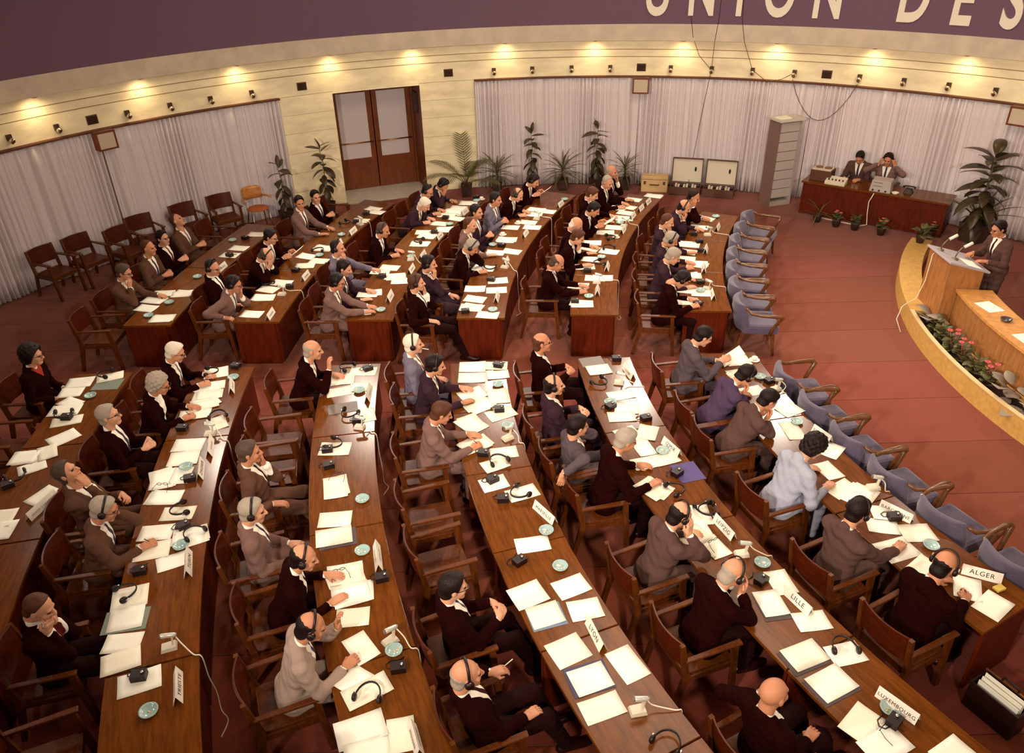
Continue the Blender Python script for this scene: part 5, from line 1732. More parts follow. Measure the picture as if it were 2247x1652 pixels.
q = MB(); q.bar((lx0 - 0.06, (ly0 + ly1) / 2, 1.185), (lx1 + 0.07, (ly0 + ly1) / 2, 1.01), ly1 - ly0 + 0.08, 0.03); q.build('slanted_top', mat('grey_baize', srgb(168, 156, 158), 0.8), t, bevel=0.006)
for i, (x, y) in enumerate(((6.52, 10.98), (6.58, 10.66))):
    q = MB()
    q.lathe([(0.0, 0.0), (0.05, 0.0), (0.05, 0.012), (0.015, 0.03), (0.0, 0.03)], 12, Matrix.Translation((x, y, 1.185 - (x - 6.46) * 0.3)))
    q.tube([(x, y, 1.19), (x + 0.02, y, 1.26), (x + 0.06, y, 1.32), (x + 0.10, y, 1.345)], 0.009, 8)
    q.build('microphone_stem', mat('gunmetal', srgb(120, 108, 96), 0.35, 0.6), t)
    q = MB(); q.tube([(x + 0.09, y, 1.338), (x + 0.20, y, 1.40)], [0.022, 0.024], 10); q.build('microphone_head', mat('mic_white', srgb(232, 224, 208), 0.35), t)
sh_ = MB(); sh_.bar((6.70, 10.62, 1.125), (6.92, 10.62, 1.06), 0.30, 0.004)
o = sh_.build('paper_sheet', M_WHITE); tag(o, 'white speech sheet lying on the grey lectern top', 'paper')

# rostrum desk, curved beside the lectern
t = thing('rostrum_desk', 'light oak curved rostrum desk beside the lectern', 'desk')
q = MB(); q.arc(DC, 6.16, 6.66, 180 - 10.2, 180 + 30, 0.72, 0.76, 24); q.build('desk_top', mat('oak_top', srgb(206, 144, 76), 0.35, noise=(4, 0.18, (3, 3, 3)), coat=0.2), t)
q = MB(); q.arc(DC, 6.60, 6.63, 180 - 10.0, 180 + 30, 0.0, 0.72, 24); q.build('front_panel', M_OAK, t)
q = MB(); q.arc(DC, 6.18, 6.60, 180 - 10.1, 180 - 9.8, 0.0, 0.72, 1); q.build('end_panel', M_OAK, t)
def flat_sheet(p, rot, L, W, label, z):
    q = MB(); q.box((0, 0, 0.0015), (L, W, 0.003))
    o = q.build('paper_sheet', M_WHITE, None, (p.x, p.y, z)); o.rotation_euler = (0, 0, R(rot))
    return tag(o, label, 'paper', 'papers on the rostrum desk')
flat_sheet(dpol(6.42, -5.0), 100, 0.32, 0.24, 'white sheet on the oak rostrum desk near the lectern', 0.761)
flat_sheet(dpol(6.42, 3.6), 96, 0.32, 0.24, 'white sheet on the oak rostrum desk at the right edge', 0.761)
q = MB(); q.lathe([(0.0, 0.0), (0.06, 0.0), (0.075, 0.035), (0.068, 0.035), (0.05, 0.012), (0.0, 0.01)], 16)
o = q.build('dark_ashtray', mat('smoked_glass', srgb(72, 66, 70), 0.2, spec=0.7), None, dpol(6.40, -1.2, 0.761)); tag(o, 'dark glass ashtray on the oak rostrum desk', 'ashtray')
# curved back panel behind the speaker
t = thing('rostrum_back_panel', 'curved oak panel standing behind the speaker', 'panel')
q = MB(); q.arc(DC, 5.38, 5.42, 180 - 11, 180 + 25, 0.0, 0.95, 24); q.build('panel', M_OAK, t)
q = MB(); q.arc(DC, 5.34, 5.46, 180 - 11, 180 + 25, 0.95, 0.98, 24); q.build('cap_rail', M_OAK, t)

# the speaker at the lectern, facing the rows
person((7.36, 10.84, 0), R(90 + 8), 0.22, 10, 'g2', 'full', 'bk', 0, 1, 'D', 'D', 0, 12, 'person in dark brown suit standing at the lectern with papers', 0, True, 'd', stand=True, deskz=1.08, skin=1, scale=0.97)

# operators' table
ta, tb = Vector((6.20, 15.98, 0)), Vector((8.42, 14.33, 0))
tu = (tb - ta).normalized(); tn = Vector((-tu.y, tu.x, 0))
if tn.y < 0: tn = -tn
TZ = 0.70
t = thing('operators_table', 'long dark wooden table of the two sound operators', 'table')
def tbar(name, u0, u1, v0, v1, z0, z1, m, parent=t):
    q = MB()
    c = lambda u, v, z: ta + tu * u + tn * v + Vector((0, 0, z))
    q.add([c(u0, v0, z0), c(u1, v0, z0), c(u1, v1, z0), c(u0, v1, z0), c(u0, v0, z1), c(u1, v0, z1), c(u1, v1, z1), c(u0, v1, z1)], [(3, 2, 1, 0), (4, 5, 6, 7), (0, 1, 5, 4), (1, 2, 6, 5), (2, 3, 7, 6), (3, 0, 4, 7)])
    return q.build(name, m, parent)
Lt = (tb - ta).length
tbar('table_top', -0.03, Lt + 0.03, -0.03, 0.62, TZ - 0.035, TZ, M_WOOD)
for i in range(2):
    tbar('front_panel', Lt * i / 2 + 0.005, Lt * (i + 1) / 2 - 0.005, 0.0, 0.025, 0.02, TZ - 0.035, M_WOOD_F)
for u in (0.0, Lt - 0.03):
    tbar('end_panel', u, u + 0.03, 0.025, 0.6, 0.0, TZ - 0.035, M_WOOD_F)
at_t = lambda u, v, z=0.0: ta + tu * u + tn * v + Vector((0, 0, z))
trz = math.atan2(tu.y, tu.x)
# tape recorder
t = thing('tape_recorder', 'brown tape recorder with two reels on the operators table', 'tape recorder', at_t(0.28, 0.3, TZ), trz)
q = MB(); q.box((0, 0, 0.11), (0.42, 0.34, 0.22)); q.build('case', mat('recorder_case', srgb(88, 50, 32), 0.5), t, bevel=0.01)
q = MB(); q.box((0, 0, 0.226), (0.38, 0.30, 0.012)); q.build('deck_plate', M_CREAM, t)
for s in (-1, 1):
    q = MB(); q.lathe([(0.0, 0.233), (0.075, 0.233), (0.075, 0.245), (0.02, 0.248), (0.0, 0.25)], 16, Matrix.Translation((s * 0.09, 0.03, 0))); q.build('reel', mat('reel', srgb(120, 80, 56), 0.4), t)
t = thing('mixing_console', 'low pale mixing console beside the tape recorder', 'mixer', at_t(0.62, 0.10, TZ), trz)
q = MB(); q.add([(-0.2, -0.1, 0), (0.2, -0.1, 0), (0.2, 0.12, 0), (-0.2, 0.12, 0), (-0.2, -0.1, 0.05), (0.2, -0.1, 0.05), (0.2, 0.12, 0.13), (-0.2, 0.12, 0.13)], [(3, 2, 1, 0), (4, 5, 6, 7), (0, 1, 5, 4), (1, 2, 6, 5), (2, 3, 7, 6), (3, 0, 4, 7)]); q.build('case', M_CREAM, t, bevel=0.006)
for j in range(5):
    q = MB(); q.lathe([(0.016, 0.0), (0.012, 0.03), (0.0, 0.03)], 10, Matrix.Translation((-0.14 + j * 0.07, -0.02, 0.078))); q.build('knob', M_BLACK, t)
q = MB(); q.lathe([(0.008, 0), (0.006, 0.012), (0, 0.014)], 8, Matrix.Translation((-0.18, -0.09, 0.052))); q.build('pilot_lamp', mat('pilot_lamp', srgb(255, 120, 60), 0.4, emit=((1, 0.25, 0.06, 1), 3.0)), t)
t = thing('radio_receiver', 'grey metal receiver set in front of the second operator', 'receiver', at_t(1.50, 0.10, TZ), trz)
q = MB(); q.add([(-0.2, -0.1, 0), (0.2, -0.1, 0), (0.2, 0.16, 0), (-0.2, 0.16, 0), (-0.18, -0.06, 0.22), (0.18, -0.06, 0.22), (0.18, 0.15, 0.25), (-0.18, 0.15, 0.25)], [(3, 2, 1, 0), (4, 5, 6, 7), (0, 1, 5, 4), (1, 2, 6, 5), (2, 3, 7, 6), (3, 0, 4, 7)]); q.build('case', M_GREYMETAL, t, bevel=0.01)
for j, zz in enumerate((0.10, 0.165)):
    q = MB(); q.bar((-0.15, -0.088 + zz * 0.18, zz), (0.03, -0.088 + zz * 0.18, zz), 0.02, 0.04); q.build('dial', mat('dial_dark', srgb(96, 82, 76), 0.4), t)
for j in range(3):
    q = MB(); q.tube([(-0.13 + j * 0.12, -0.095, 0.04), (-0.13 + j * 0.12, -0.125, 0.04)], 0.016, 10); q.build('knob', M_BLACK, t)
t = thing('telephone', 'black telephone at the right end of the operators table', 'telephone', at_t(1.98, 0.28, TZ), trz)
q = MB(); q.add([(-0.09, -0.08, 0), (0.09, -0.08, 0), (0.09, 0.08, 0), (-0.09, 0.08, 0), (-0.05, -0.02, 0.09), (0.05, -0.02, 0.09), (0.05, 0.05, 0.09), (-0.05, 0.05, 0.09)], [(3, 2, 1, 0), (4, 5, 6, 7), (0, 1, 5, 4), (1, 2, 6, 5), (2, 3, 7, 6), (3, 0, 4, 7)]); q.build('body', M_BLACK, t, bevel=0.01)
q = MB(); q.tube([(-0.11, 0.02, 0.10), (-0.08, 0.02, 0.125), (0.08, 0.02, 0.125), (0.11, 0.02, 0.10)], [0.026, 0.014, 0.014, 0.026], 8); q.build('handset', M_BLACK, t)
q = MB(); q.lathe([(0.0, 0.0), (0.05, 0.0), (0.07, 0.03), (0.064, 0.03), (0.045, 0.008), (0.0, 0.008)], 16)
o = q.build('white_saucer', mat('china', srgb(236, 228, 212), 0.3), None, at_t(1.78, 0.08, TZ)); tag(o, 'white dish before the telephone on the operators table', 'dish')
# operators
for u, suit, aL, aR, hp_, hs_, lab in ((0.86, 'g2', 'W', 'D', 30, 0, 'person in dark brown suit bent over the operators table'), (1.40, 'g', 'E', 'E', 8, 1, 'person in grey-brown suit holding headset to both ears at operators table')):
    pp = at_t(u, 0.95)
    person(pp, math.atan2(-tn.y, -tn.x) - math.pi / 2, 0.33, 16, suit, 'full', 'bk', hs_, 0, aL, aR, 0, hp_, lab, 0.0, False, 'b', hs_label='headset held by the right operator behind the long table', skin=1)
    put_chair(at_t(u, 1.0), math.atan2(-tn.y, -tn.x) - math.pi / 2, 'wooden armchair of the %s operator behind the long table' % ('left' if u < 1.2 else 'right'))

# tall steel rack
c0 = Vector((5.68, 16.40, 0)); c1 = Vector((6.20, 16.57, 0))
cu_ = (c1 - c0).normalized(); cn = Vector((-cu_.y, cu_.x, 0))
t = thing('steel_rack', 'tall grey steel equipment rack with eight panels standing by the curtain', 'cabinet', c0, math.atan2(cu_.y, cu_.x))
W_, D_, H_ = (c1 - c0).length, 0.36, 1.80
q = MB()
q.box((W_ - 0.015, D_ / 2, H_ / 2), (0.03, D_, H_)); q.box((W_ / 2, D_ - 0.01, H_ / 2), (W_ - 0.06, 0.02, H_))
q.box((W_ / 2, D_ / 2, 0.05), (W_ - 0.06, D_, 0.1)); q.build('body', M_GREYMETAL, t)
q = MB(); q.box((W_ / 2, D_ / 2 - 0.02, H_ + 0.02), (W_ + 0.06, D_ + 0.08, 0.05)); q.build('top_cap', mat('rack_top', srgb(205, 196, 184), 0.5), t, bevel=0.008)
for j in range(8):
    z = 0.18 + j * 0.20
    q = MB(); q.box((W_ / 2, 0.03, z + 0.09), (W_ - 0.07, 0.02, 0.186)); q.build('panel', mat('rack_panel', srgb(184, 172, 164), 0.45), t)
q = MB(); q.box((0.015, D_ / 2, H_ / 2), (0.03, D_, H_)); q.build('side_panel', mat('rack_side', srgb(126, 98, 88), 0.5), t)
q = MB(); q.box((0.16, 0.14, H_ + 0.055), (0.26, 0.2, 0.02)); o = q.build('paper_pile', M_WHITE, None, c0); o.rotation_euler = (0, 0, math.atan2(cu_.y, cu_.x)); tag(o, 'flat white box lying on top of the steel rack', 'box')

# opened cases and the beige box by the curtain
M_CASE = mat('case_dark', srgb(92, 58, 40), 0.6)
for i, (x, y, a) in enumerate(((wpol(10.66, 73.2).x, wpol(10.66, 73.2).y, 73.2), (wpol(10.66, 69.2).x, wpol(10.66, 69.2).y, 69.2))):
    t = thing('open_case', '%s opened transport case with white lid lining against the curtain' % ('left' if i == 0 else 'right'), 'case', (x, y, 0), R(a + 90), 'opened equipment cases by the curtain')
    q = MB()
    q.box((0, 0, 0.01), (0.68, 0.36, 0.02)); q.box((0, 0.17, 0.1), (0.68, 0.02, 0.18)); q.box((0, -0.17, 0.1), (0.68, 0.02, 0.18)); q.box((-0.33, 0, 0.1), (0.02, 0.32, 0.18)); q.box((0.33, 0, 0.1), (0.02, 0.32, 0.18))
    q.build('base', M_CASE, t)
    q = MB()
    q.box((0, -0.235, 0.47), (0.68, 0.015, 0.56)); q.box((0, -0.20, 0.745), (0.68, 0.08, 0.015)); q.box((-0.335, -0.20, 0.47), (0.015, 0.08, 0.56)); q.box((0.335, -0.20, 0.47), (0.015, 0.08, 0.56))
    q.build('lid', M_CASE, t)
    q = MB(); q.box((0, -0.224, 0.47), (0.65, 0.012, 0.53)); q.build('lid_lining', mat('case_lining', srgb(222, 208, 184), 0.8), t)
    q = MB(); q.lathe([(0.012, 0.0), (0.022, 0.03), (0.022, 0.07), (0.01, 0.10), (0.0, 0.1)], 10, Matrix.Translation((-0.18, -0.205, 0.46))); q.build('hanging_bulb', M_BLACK, t)
    for j in range(10):
        q = MB(); q.box((-0.28 + j * 0.062, -0.02 + 0.05 * (j % 2), 0.17), (0.045, 0.14, 0.06)); q.build('stowed_headset', M_CREAM if j % 3 else M_BLACK, t)
t = thing('beige_amplifier_case', 'beige case with dark handle standing by the spiky plant', 'case', (3.42, 17.72, 0), R(77 + 90))
q = MB(); q.box((0, 0, 0.185), (0.60, 0.26, 0.37)); q.build('body', mat('beige_vinyl', srgb(208, 172, 118), 0.6), t, bevel=0.015)
q = MB(); q.box((0, 0.0, 0.30), (0.604, 0.264, 0.008)); q.build('lid_seam', M_CASE, t)
q = MB(); q.tube([(-0.1, 0.13, 0.18), (-0.08, 0.165, 0.185), (0.08, 0.165, 0.185), (0.1, 0.13, 0.18)], 0.014, 8); q.build('handle', M_CASE, t)
for s in (-1, 1):
    q = MB(); q.box((s * 0.22, 0.135, 0.22), (0.05, 0.015, 0.07)); q.build('latch', M_CASE, t)

# ------------------------------------------------------------------ plants
def leaf_mesh(L, W, bend, fold=0.15, n=8):
    vs, fs = [], []
    for i in range(n + 1):
        u = i / n
        w = W * math.sin(math.pi * min(1, u * 0.97 + 0.03)) ** 0.75 * 0.5 if i < n else 0.001
        a = bend * u
        y = L * (math.sin(a) / bend if abs(bend) > 1e-3 else u)
        z = -L * ((1 - math.cos(a)) / bend if abs(bend) > 1e-3 else 0)
        vs += [(-w, y, z + fold * w), (0, y, z), (w, y, z + fold * w), (-w, y, z + fold * w - 0.003), (0, y, z - 0.004), (w, y, z + fold * w - 0.003)]
    for i in range(n):
        a, b2 = i * 6, (i + 1) * 6
        fs += [(a, a + 1, b2 + 1, b2), (a + 1, a + 2, b2 + 2, b2 + 1), (a + 3, b2 + 3, b2 + 4, a + 4), (a + 4, b2 + 4, b2 + 5, a + 5), (a, b2, b2 + 3, a + 3), (a + 2, a + 5, b2 + 5, b2 + 2)]
    q = MB(); q.add(vs, fs, True)
    return q
LEAF = {}
for nm, (L, W, bd, m) in {'rubber': (0.34, 0.15, 0.9, M_LEAF), 'rubber_up': (0.32, 0.11, 0.3, M_LEAF), 'blade': (0.52, 0.028, 0.8, M_LEAF2), 'small': (0.085, 0.055, 0.6, M_LEAF2), 'big': (0.55, 0.22, 0.9, M_LEAF)}.items():
    me = leaf_mesh(L, W, bd).mesh(nm + '_leaf'); me.materials.append(m); LEAF[nm] = me
def put_leaf(parent, key, p, az, el, sc=1.0, roll=0.0):
    o = bpy.data.objects.new('leaf', LEAF[key]); COL.objects.link(o); o.parent = parent
    o.matrix_local = Matrix.Translation(p) @ Matrix.Rotation(az, 4, 'Z') @ Matrix.Rotation(el, 4, 'X') @ Matrix.Rotation(roll, 4, 'Y') @ Matrix.Scale(sc, 4)
    return o
def square_pot(t, w, h):
    q = MB(); q.lathe([(w * 0.56, 0.0), (w * 0.70, h), (w * 0.62, h), (w * 0.6, h - 0.03)], 4, None, False, True); q.build('pot', M_POT, t)
    q = MB(); q.lathe([(w * 0.61, h - 0.04), (0.0, h - 0.035)], 4, None, False, True); q.build('soil', M_SOIL, t)
def rubber_plant(p, H, n, label, seed, spread=1.0):
    rnd = random.Random(seed)
    t = thing('rubber_plant', label, 'potted plant', p, rnd.random() * 6, 'potted plants along the curtain')
    square_pot(t, 0.24, 0.27)
    pts = [(0.02 * math.sin(i), 0.02 * math.cos(1.7 * i), 0.22 + (H - 0.32) * i / 8) for i in range(9)]
    q = MB(); q.tube(pts, [0.014 - 0.001 * i for i in range(9)], 7); q.build('stem', M_LEAF2, t)
    for i in range(n):
        f = i / (n - 1)
        z = 0.42 + (H - 0.56) * f
        el = R(-62 + 74 * f ** 1.3 + rnd.uniform(-12, 12)) 
        put_leaf(t, 'rubber' if f < 0.85 else 'rubber_up', Vector((0, 0, z)), i * 2.4 + rnd.uniform(-0.3, 0.3), el + 0.35, spread * rnd.uniform(0.85, 1.1), rnd.uniform(-0.3, 0.3))
    put_leaf(t, 'rubber_up', Vector((0, 0, H - 0.18)), rnd.random() * 6, R(75), 0.8)
    return t
def spiky_plant(p, H, label, seed):
    rnd = random.Random(seed)
    t = thing('spiky_plant', label, 'potted plant', p, 0, 'potted plants along the curtain')
    square_pot(t, 0.25, 0.26)
    q = MB(); q.tube([(0, 0, 0.2), (0.01, 0, 0.36), (0, 0.01, 0.5)], [0.03, 0.026, 0.02], 8); q.build('stem', M_POT, t)
    for i in range(42):
        f = i / 41
        put_leaf(t, 'blade', Vector((0, 0, 0.36 + 0.16 * f)), i * 2.4, R(-18 + 92 * f + rnd.uniform(-10, 10)), rnd.uniform(0.85, 1.15) * (H - 0.5) / 0.52)
    return t
pl = lambda px, py: Vector((px, py, 0))
rubber_plant(wpol(10.72, 122.6), 1.37, 14, 'rubber plant with broad dark leaves before the left curtain end', 11)
rubber_plant(wpol(10.68, 117.6), 1.62, 20, 'tall rubber plant before the stone pier left of the door', 12)
rubber_plant(wpol(10.72, 92.2), 1.50, 20, 'rubber plant between two spiky plants right of the palm', 13, 0.85)
rubber_plant(wpol(10.74, 84.2), 1.58, 20, 'tall drooping rubber plant behind the far desk end', 14, 1.05)
spiky_plant(wpol(10.72, 96.6), 1.04, 'spiky leaved plant beside the palm at the stone pier', 21)
spiky_plant(wpol(10.72, 88.4), 1.08, 'spiky leaved plant midway between two rubber plants', 22)
spiky_plant(wpol(10.76, 80.7), 0.95, 'spiky leaved plant beside the beige case', 23)
# palm
rnd = random.Random(7)
t = thing('palm_plant', 'feathery palm in a square pot before the right stone pier', 'potted plant', wpol(10.62, 100.5), 0.0, 'potted plants along the curtain')
square_pot(t, 0.26, 0.28)
for i in range(8):
    az = i * 0.82 + 0.2
    el0 = R(82 - 5 * (i % 3) * 3 - (14 if i % 2 else 0))
    Lf = 1.15 - 0.06 * i
    pts, p_, a = [], Vector((0, 0, 0.24)), el0
    for j in range(11):
        pts.append(p_.copy())
        p_ = p_ + Vector((-math.sin(az) * math.cos(a), math.cos(az) * math.cos(a), math.sin(a))) * (Lf / 10)
        a -= 0.06 + 0.035 * (i % 4)
    q = MB(); q.tube(pts, [0.011 - 0.0009 * j for j in range(11)], 5)
    for j in range(3, 11):
        for half in (0, 0.5):
            if j + half > 10: continue
            b0 = pts[j] if half == 0 else (pts[j] + pts[min(10, j + 1)]) / 2
            tv = (pts[min(10, j + 1)] - pts[j - 1]).normalized()
            for s in (-1, 1):
                sd = Vector((math.cos(az), math.sin(az), 0)) * s
                ll = 0.25 * math.sin(math.pi * (j - 1.5) / 10.5) + 0.05
                tip = b0 + (sd * 0.8 + tv * 0.75 + Vector((0, 0, -0.2))).normalized() * ll
                wv = tv * 0.011
                k0 = len(q.v)
                q.add([b0 - wv, b0 + wv, (b0 + tip) / 2 + wv * 1.3, tip, (b0 + tip) / 2 - wv * 1.3], [(0, 1, 2, 3, 4)], True)
    q.build('frond', M_LEAF2, t)
# big plant behind the speaker
t = thing('large_plant', 'large dark leaved plant in a box behind the speaker', 'potted plant', (8.95, 14.15, 0), 0.4)
square_pot(t, 0.42, 0.36)
q = MB(); q.tube([(0, 0, 0.3), (0.03, 0.02, 0.9), (0.0, 0.0, 1.7)], [0.03, 0.025, 0.015], 8); q.build('stem', M_LEAF2, t)
for i in range(32):
    f = i / 31
    put_leaf(t, 'big', Vector((0, 0, 0.45 + 1.2 * f)), i * 2.4, R(-35 + 80 * f), rnd.uniform(0.85, 1.15), rnd.uniform(-0.3, 0.3))
for i in range(14):
    put_leaf(t, 'blade', Vector((0, 0, 0.4)), i * 0.45, R(40 + 8 * (i % 4)), 1.5)

# small flower pots in front of the operators table
M_PINK = mat('pink_petal', srgb(206, 92, 92), 0.6)
def flower_pot(p, label, fl, seed, n=16, sz=1.0, m_leaf='small'):
    rnd = random.Random(seed)
    t = thing('flower_pot', label, 'potted plant', p, rnd.random() * 6, 'small flower pots before the operators table')
    q = MB(); q.lathe([(0.0, 0.0), (0.06, 0.0), (0.085, 0.13), (0.09, 0.14), (0.09, 0.16), (0.078, 0.16), (0.074, 0.135), (0.0, 0.13)], 14); q.build('pot', M_POT, t)
    for i in range(n):
        az = i * 2.4
        el = R(rnd.uniform(5, 70))
        put_leaf(t, m_leaf, Vector((0.02 * math.cos(az), 0.02 * math.sin(az), 0.13 + rnd.uniform(0, 0.12))), az, el, sz * rnd.uniform(1.1, 1.9))
    for i in range(fl):
        a = i * 2.1 + seed
        c = Vector((0.06 * math.cos(a), 0.06 * math.sin(a), 0.30 + 0.02 * (i % 2)))
        q = MB(); q.tube([(0, 0, 0.14), tuple(c)], 0.004, 5); q.build('flower_stem', M_LEAF2, t)
        q = MB()
        for k in range(5):
            aa = k * 1.256
            q.lathe([(0.0, -0.006), (0.02, 0.0), (0.0, 0.008)], 6, Matrix.Translation(c + Vector((0.02 * math.cos(aa), 0.02 * math.sin(aa), 0.0))))
        q.build('flower', M_PINK, t)
    return t
flower_pot(Vector((6.40, 15.42, 0)), 'feathery green pot plant at left end of the operators table', 0, 1, 10, 0.55, 'blade')
flower_pot(Vector((6.68, 15.12, 0)), 'pot plant with pink flowers, second from left before operators table', 4, 2)
flower_pot(Vector((6.98, 14.90, 0)), 'bushy green pot plant before the middle of operators table', 0, 3, 22)
flower_pot(Vector((7.38, 14.60, 0)), 'pot plant with pink cyclamen before the hanging white cable', 3, 4)
flower_pot(dpol(6.98, -36.3, 0.30), 'pot plant with large pale leaves at the parapet end', 0, 5, 9, 1.6)
flower_pot(Vector((8.22, 14.36, 0)), 'pot plant with one red flower at right end of operators table', 2, 6)
# plants in the trough
M_PALE = mat('pale_leaf', srgb(148, 132, 116), 0.6)
pale = leaf_mesh(0.17, 0.13, 0.7).mesh('pale_leaf'); pale.materials.append(M_PALE); LEAF['pale'] = pale
for i, a in enumerate((-9.6, -7.4, -5.0, -2.6, -0.2, 2.4, 5.0, 7.8, 11.0, 14.5, 18.5)):
    rnd = random.Random(100 + i)
    t = thing('trough_plant', 'leafy plant in the rostrum trough, %s from the lectern' % (ORD[i + 1] if i < 10 else 'eleventh'), 'plant', dpol(6.93, a, 0.20), rnd.random() * 6, 'plants in the rostrum trough')
    kinds = {0: ('pale', 7), 7: ('pale', 8), 8: ('pale', 8)}.get(i, ('small', 30))
    for j in range(kinds[1]):
        az = j * 2.4
        put_leaf(t, kinds[0], Vector((0.05 * math.cos(az), 0.05 * math.sin(az), rnd.uniform(0.0, 0.22))), az, R(rnd.uniform(0, 65)), rnd.uniform(1.0, 1.9))
    if i in (3, 4, 6):
        for k in range(3):
            q = MB(); c = Vector((0.07 * math.cos(k * 2.1 + i), 0.07 * math.sin(k * 2.1 + i), 0.32))
            q.tube([(0, 0, 0.05), tuple(c)], 0.004, 5)
            for kk in range(6):
                aa = kk * 1.05
                q.lathe([(0.0, -0.008), (0.024, 0.0), (0.0, 0.01)], 6, Matrix.Translation(c + Vector((0.024 * math.cos(aa), 0.024 * math.sin(aa), 0.0))))
            q.build('flower', M_PINK, t)

# ------------------------------------------------------------------ things on the desks
COUNT = {}
def uniq(base, rank, key):
    """tell apart look-alikes lying before one seat: numbered from the aisle side outwards"""
    COUNT.setdefault((key, rank), 0)
    COUNT[(key, rank)] += 1
    return COUNT[(key, rank)]
TOTAL = {}
for pr in PAPERS:
    kk = (pr[5][0], pr[7]); TOTAL[kk] = TOTAL.get(kk, 0) + 1
def nth(n, tot):
    return '' if tot == 1 else (' %s laid' % ORD[min(n, 10)])

M_FOLD = {'f_d': mat('folder_dark', srgb(74, 58, 58), 0.6), 'f_bl': mat('folder_blue', srgb(110, 124, 146), 0.6), 'f_nv': mat('folder_navy', srgb(66, 62, 88), 0.6), 'f_gy': mat('folder_grey', srgb(112, 100, 92), 0.45), 'f_gn': mat('folder_green', srgb(120, 128, 112), 0.6), 'f_pu': mat('folder_violet', srgb(72, 56, 112), 0.6)}
FN = {'f_d': 'dark grey', 'f_bl': 'pale blue', 'f_nv': 'navy', 'f_gy': 'grey', 'f_gn': 'grey green', 'f_pu': 'violet'}
def sheet_mesh(L, W, th, seed, curl=0.006):
    """one sheet with slightly lifted corners"""
    rnd = random.Random(seed)
    cz = [rnd.uniform(0, curl) for _ in range(4)]
    n, m_ = 6, 4
    vs, fs = [], []
    for layer in (0, 1):
        for i in range(n + 1):
            for j in range(m_ + 1):
                u, v = i / n, j / m_
                z = cz[0] * ((1 - u) * (1 - v)) ** 3 + cz[1] * (u * (1 - v)) ** 3 + cz[2] * ((1 - u) * v) ** 3 + cz[3] * (u * v) ** 3
                vs.append(((u - 0.5) * L, (v - 0.5) * W, z + th * layer))
    st, off = m_ + 1, (n + 1) * (m_ + 1)
    for i in range(n):
        for j in range(m_):
            a = i * st + j
            fs += [(a, a + 1, a + st + 1, a + st), (off + a, off + a + st, off + a + st + 1, off + a + 1)]
    for i in range(n):
        for j in (0, m_):
            a = i * st + j
            fs.append((a, a + st, off + a + st, off + a) if j == 0 else (a, off + a, off + a + st, a + st))
    for j in range(m_):
        for i in (0, n):
            a = i * st + j
            fs.append((a, off + a, off + a + 1, a + 1) if i == 0 else (a, a + 1, off + a + 1, off + a))
    q = MB(); q.add(vs, fs, True)
    return q.mesh('paper_sheet')
SHEETS = {}
M_PAPERS = [M_WHITE, mat('cream_paper', srgb(246, 238, 216), 0.8, spec=0.2), mat('bright_paper', srgb(252, 247, 232), 0.8, spec=0.2)]
def get_sheet(L, W, k):
    L, W = round(L / 0.02) * 0.02, round(W / 0.02) * 0.02
    key = (L, W, k % 3)
    if key not in SHEETS:
        me = sheet_mesh(L, W, 0.0012, len(SHEETS), 0.009); me.materials.append(M_PAPERS[k % 3]); SHEETS[key] = me
    return SHEETS[key]
LV = lambda lv: DESK_Z + 0.001 + 0.0034 * lv
for i, (x, y, rot, L, W, ty, lv, rank) in enumerate(PAPERS):
    pl_name = place(rank) if rank else 'near block'
    z = LV(lv)
    if ty[0] == 'f':
        n_ = uniq('f', rank, 'f')
        q = MB(); q.box((0, 0, 0.0015), (L, W, 0.003))
        o = q.build('folder', M_FOLD[ty], None, (x, y, z)); o.rotation_euler = (0, 0, R(rot))
        tag(o, '%s cardboard folder%s, %s' % (FN[ty], nth(n_, TOTAL[('f', rank)]), pl_name), 'folder', 'folders on the desks')
    elif ty == 's':
        n_ = uniq('s', rank, 's')
        o = link('paper_sheet', get_sheet(L, W, i), None, (x, y, z), R(rot))
        tag(o, 'white sheet of paper%s, desk of %s' % (nth(n_, TOTAL[('s', rank)]), pl_name), 'paper', 'papers on the desks')
    else:
        n_ = uniq('k', rank, 'k')
        t = thing('paper_stack', 'loose stack of white papers%s, desk of %s' % (nth(n_, TOTAL[('k', rank)]), pl_name), 'papers', (x, y, z), R(rot), 'papers on the desks')
        rr = random.Random(i)
        for j in range(3):
            c = link('sheet', get_sheet(min(L, 0.33), min(W, 0.24), i + j), t, (rr.uniform(-0.03, 0.03), rr.uniform(-0.03, 0.03), 0.0018 * j), R(rr.uniform(-9, 9)))

M_GLASS = mat('aqua_glass', srgb(156, 182, 178), 0.15, spec=0.7, coat=0.4)
q = MB()
prof = [(0.0, 0.0), (0.045, 0.0), (0.066, 0.016), (0.072, 0.03), (0.064, 0.031), (0.054, 0.018), (0.036, 0.008), (0.0, 0.007)]
q.lathe(prof, 20)
ASHM = q.mesh('ashtray'); ASHM.materials.append(M_GLASS)
for v in ASHM.vertices:
    a = math.atan2(v.co.y, v.co.x); rr_ = math.hypot(v.co.x, v.co.y)
    if rr_ > 0.06 and v.co.z > 0.02:
        v.co.z -= 0.006 * max(0, math.cos(3 * a)) ** 6
q = MB(); q.tube([(0, 0, 0), (0.03, 0, 0.0)], 0.0045, 6); STUB = q.mesh('stub'); STUB.materials.append(mat('stub', srgb(226, 196, 150), 0.8))
def sub_tot(L, k_=4):
    d_ = {}
    for it in L: d_[it[k_]] = d_.get(it[k_], 0) + 1
    return d_
tot = sub_tot(ASHTRAYS)
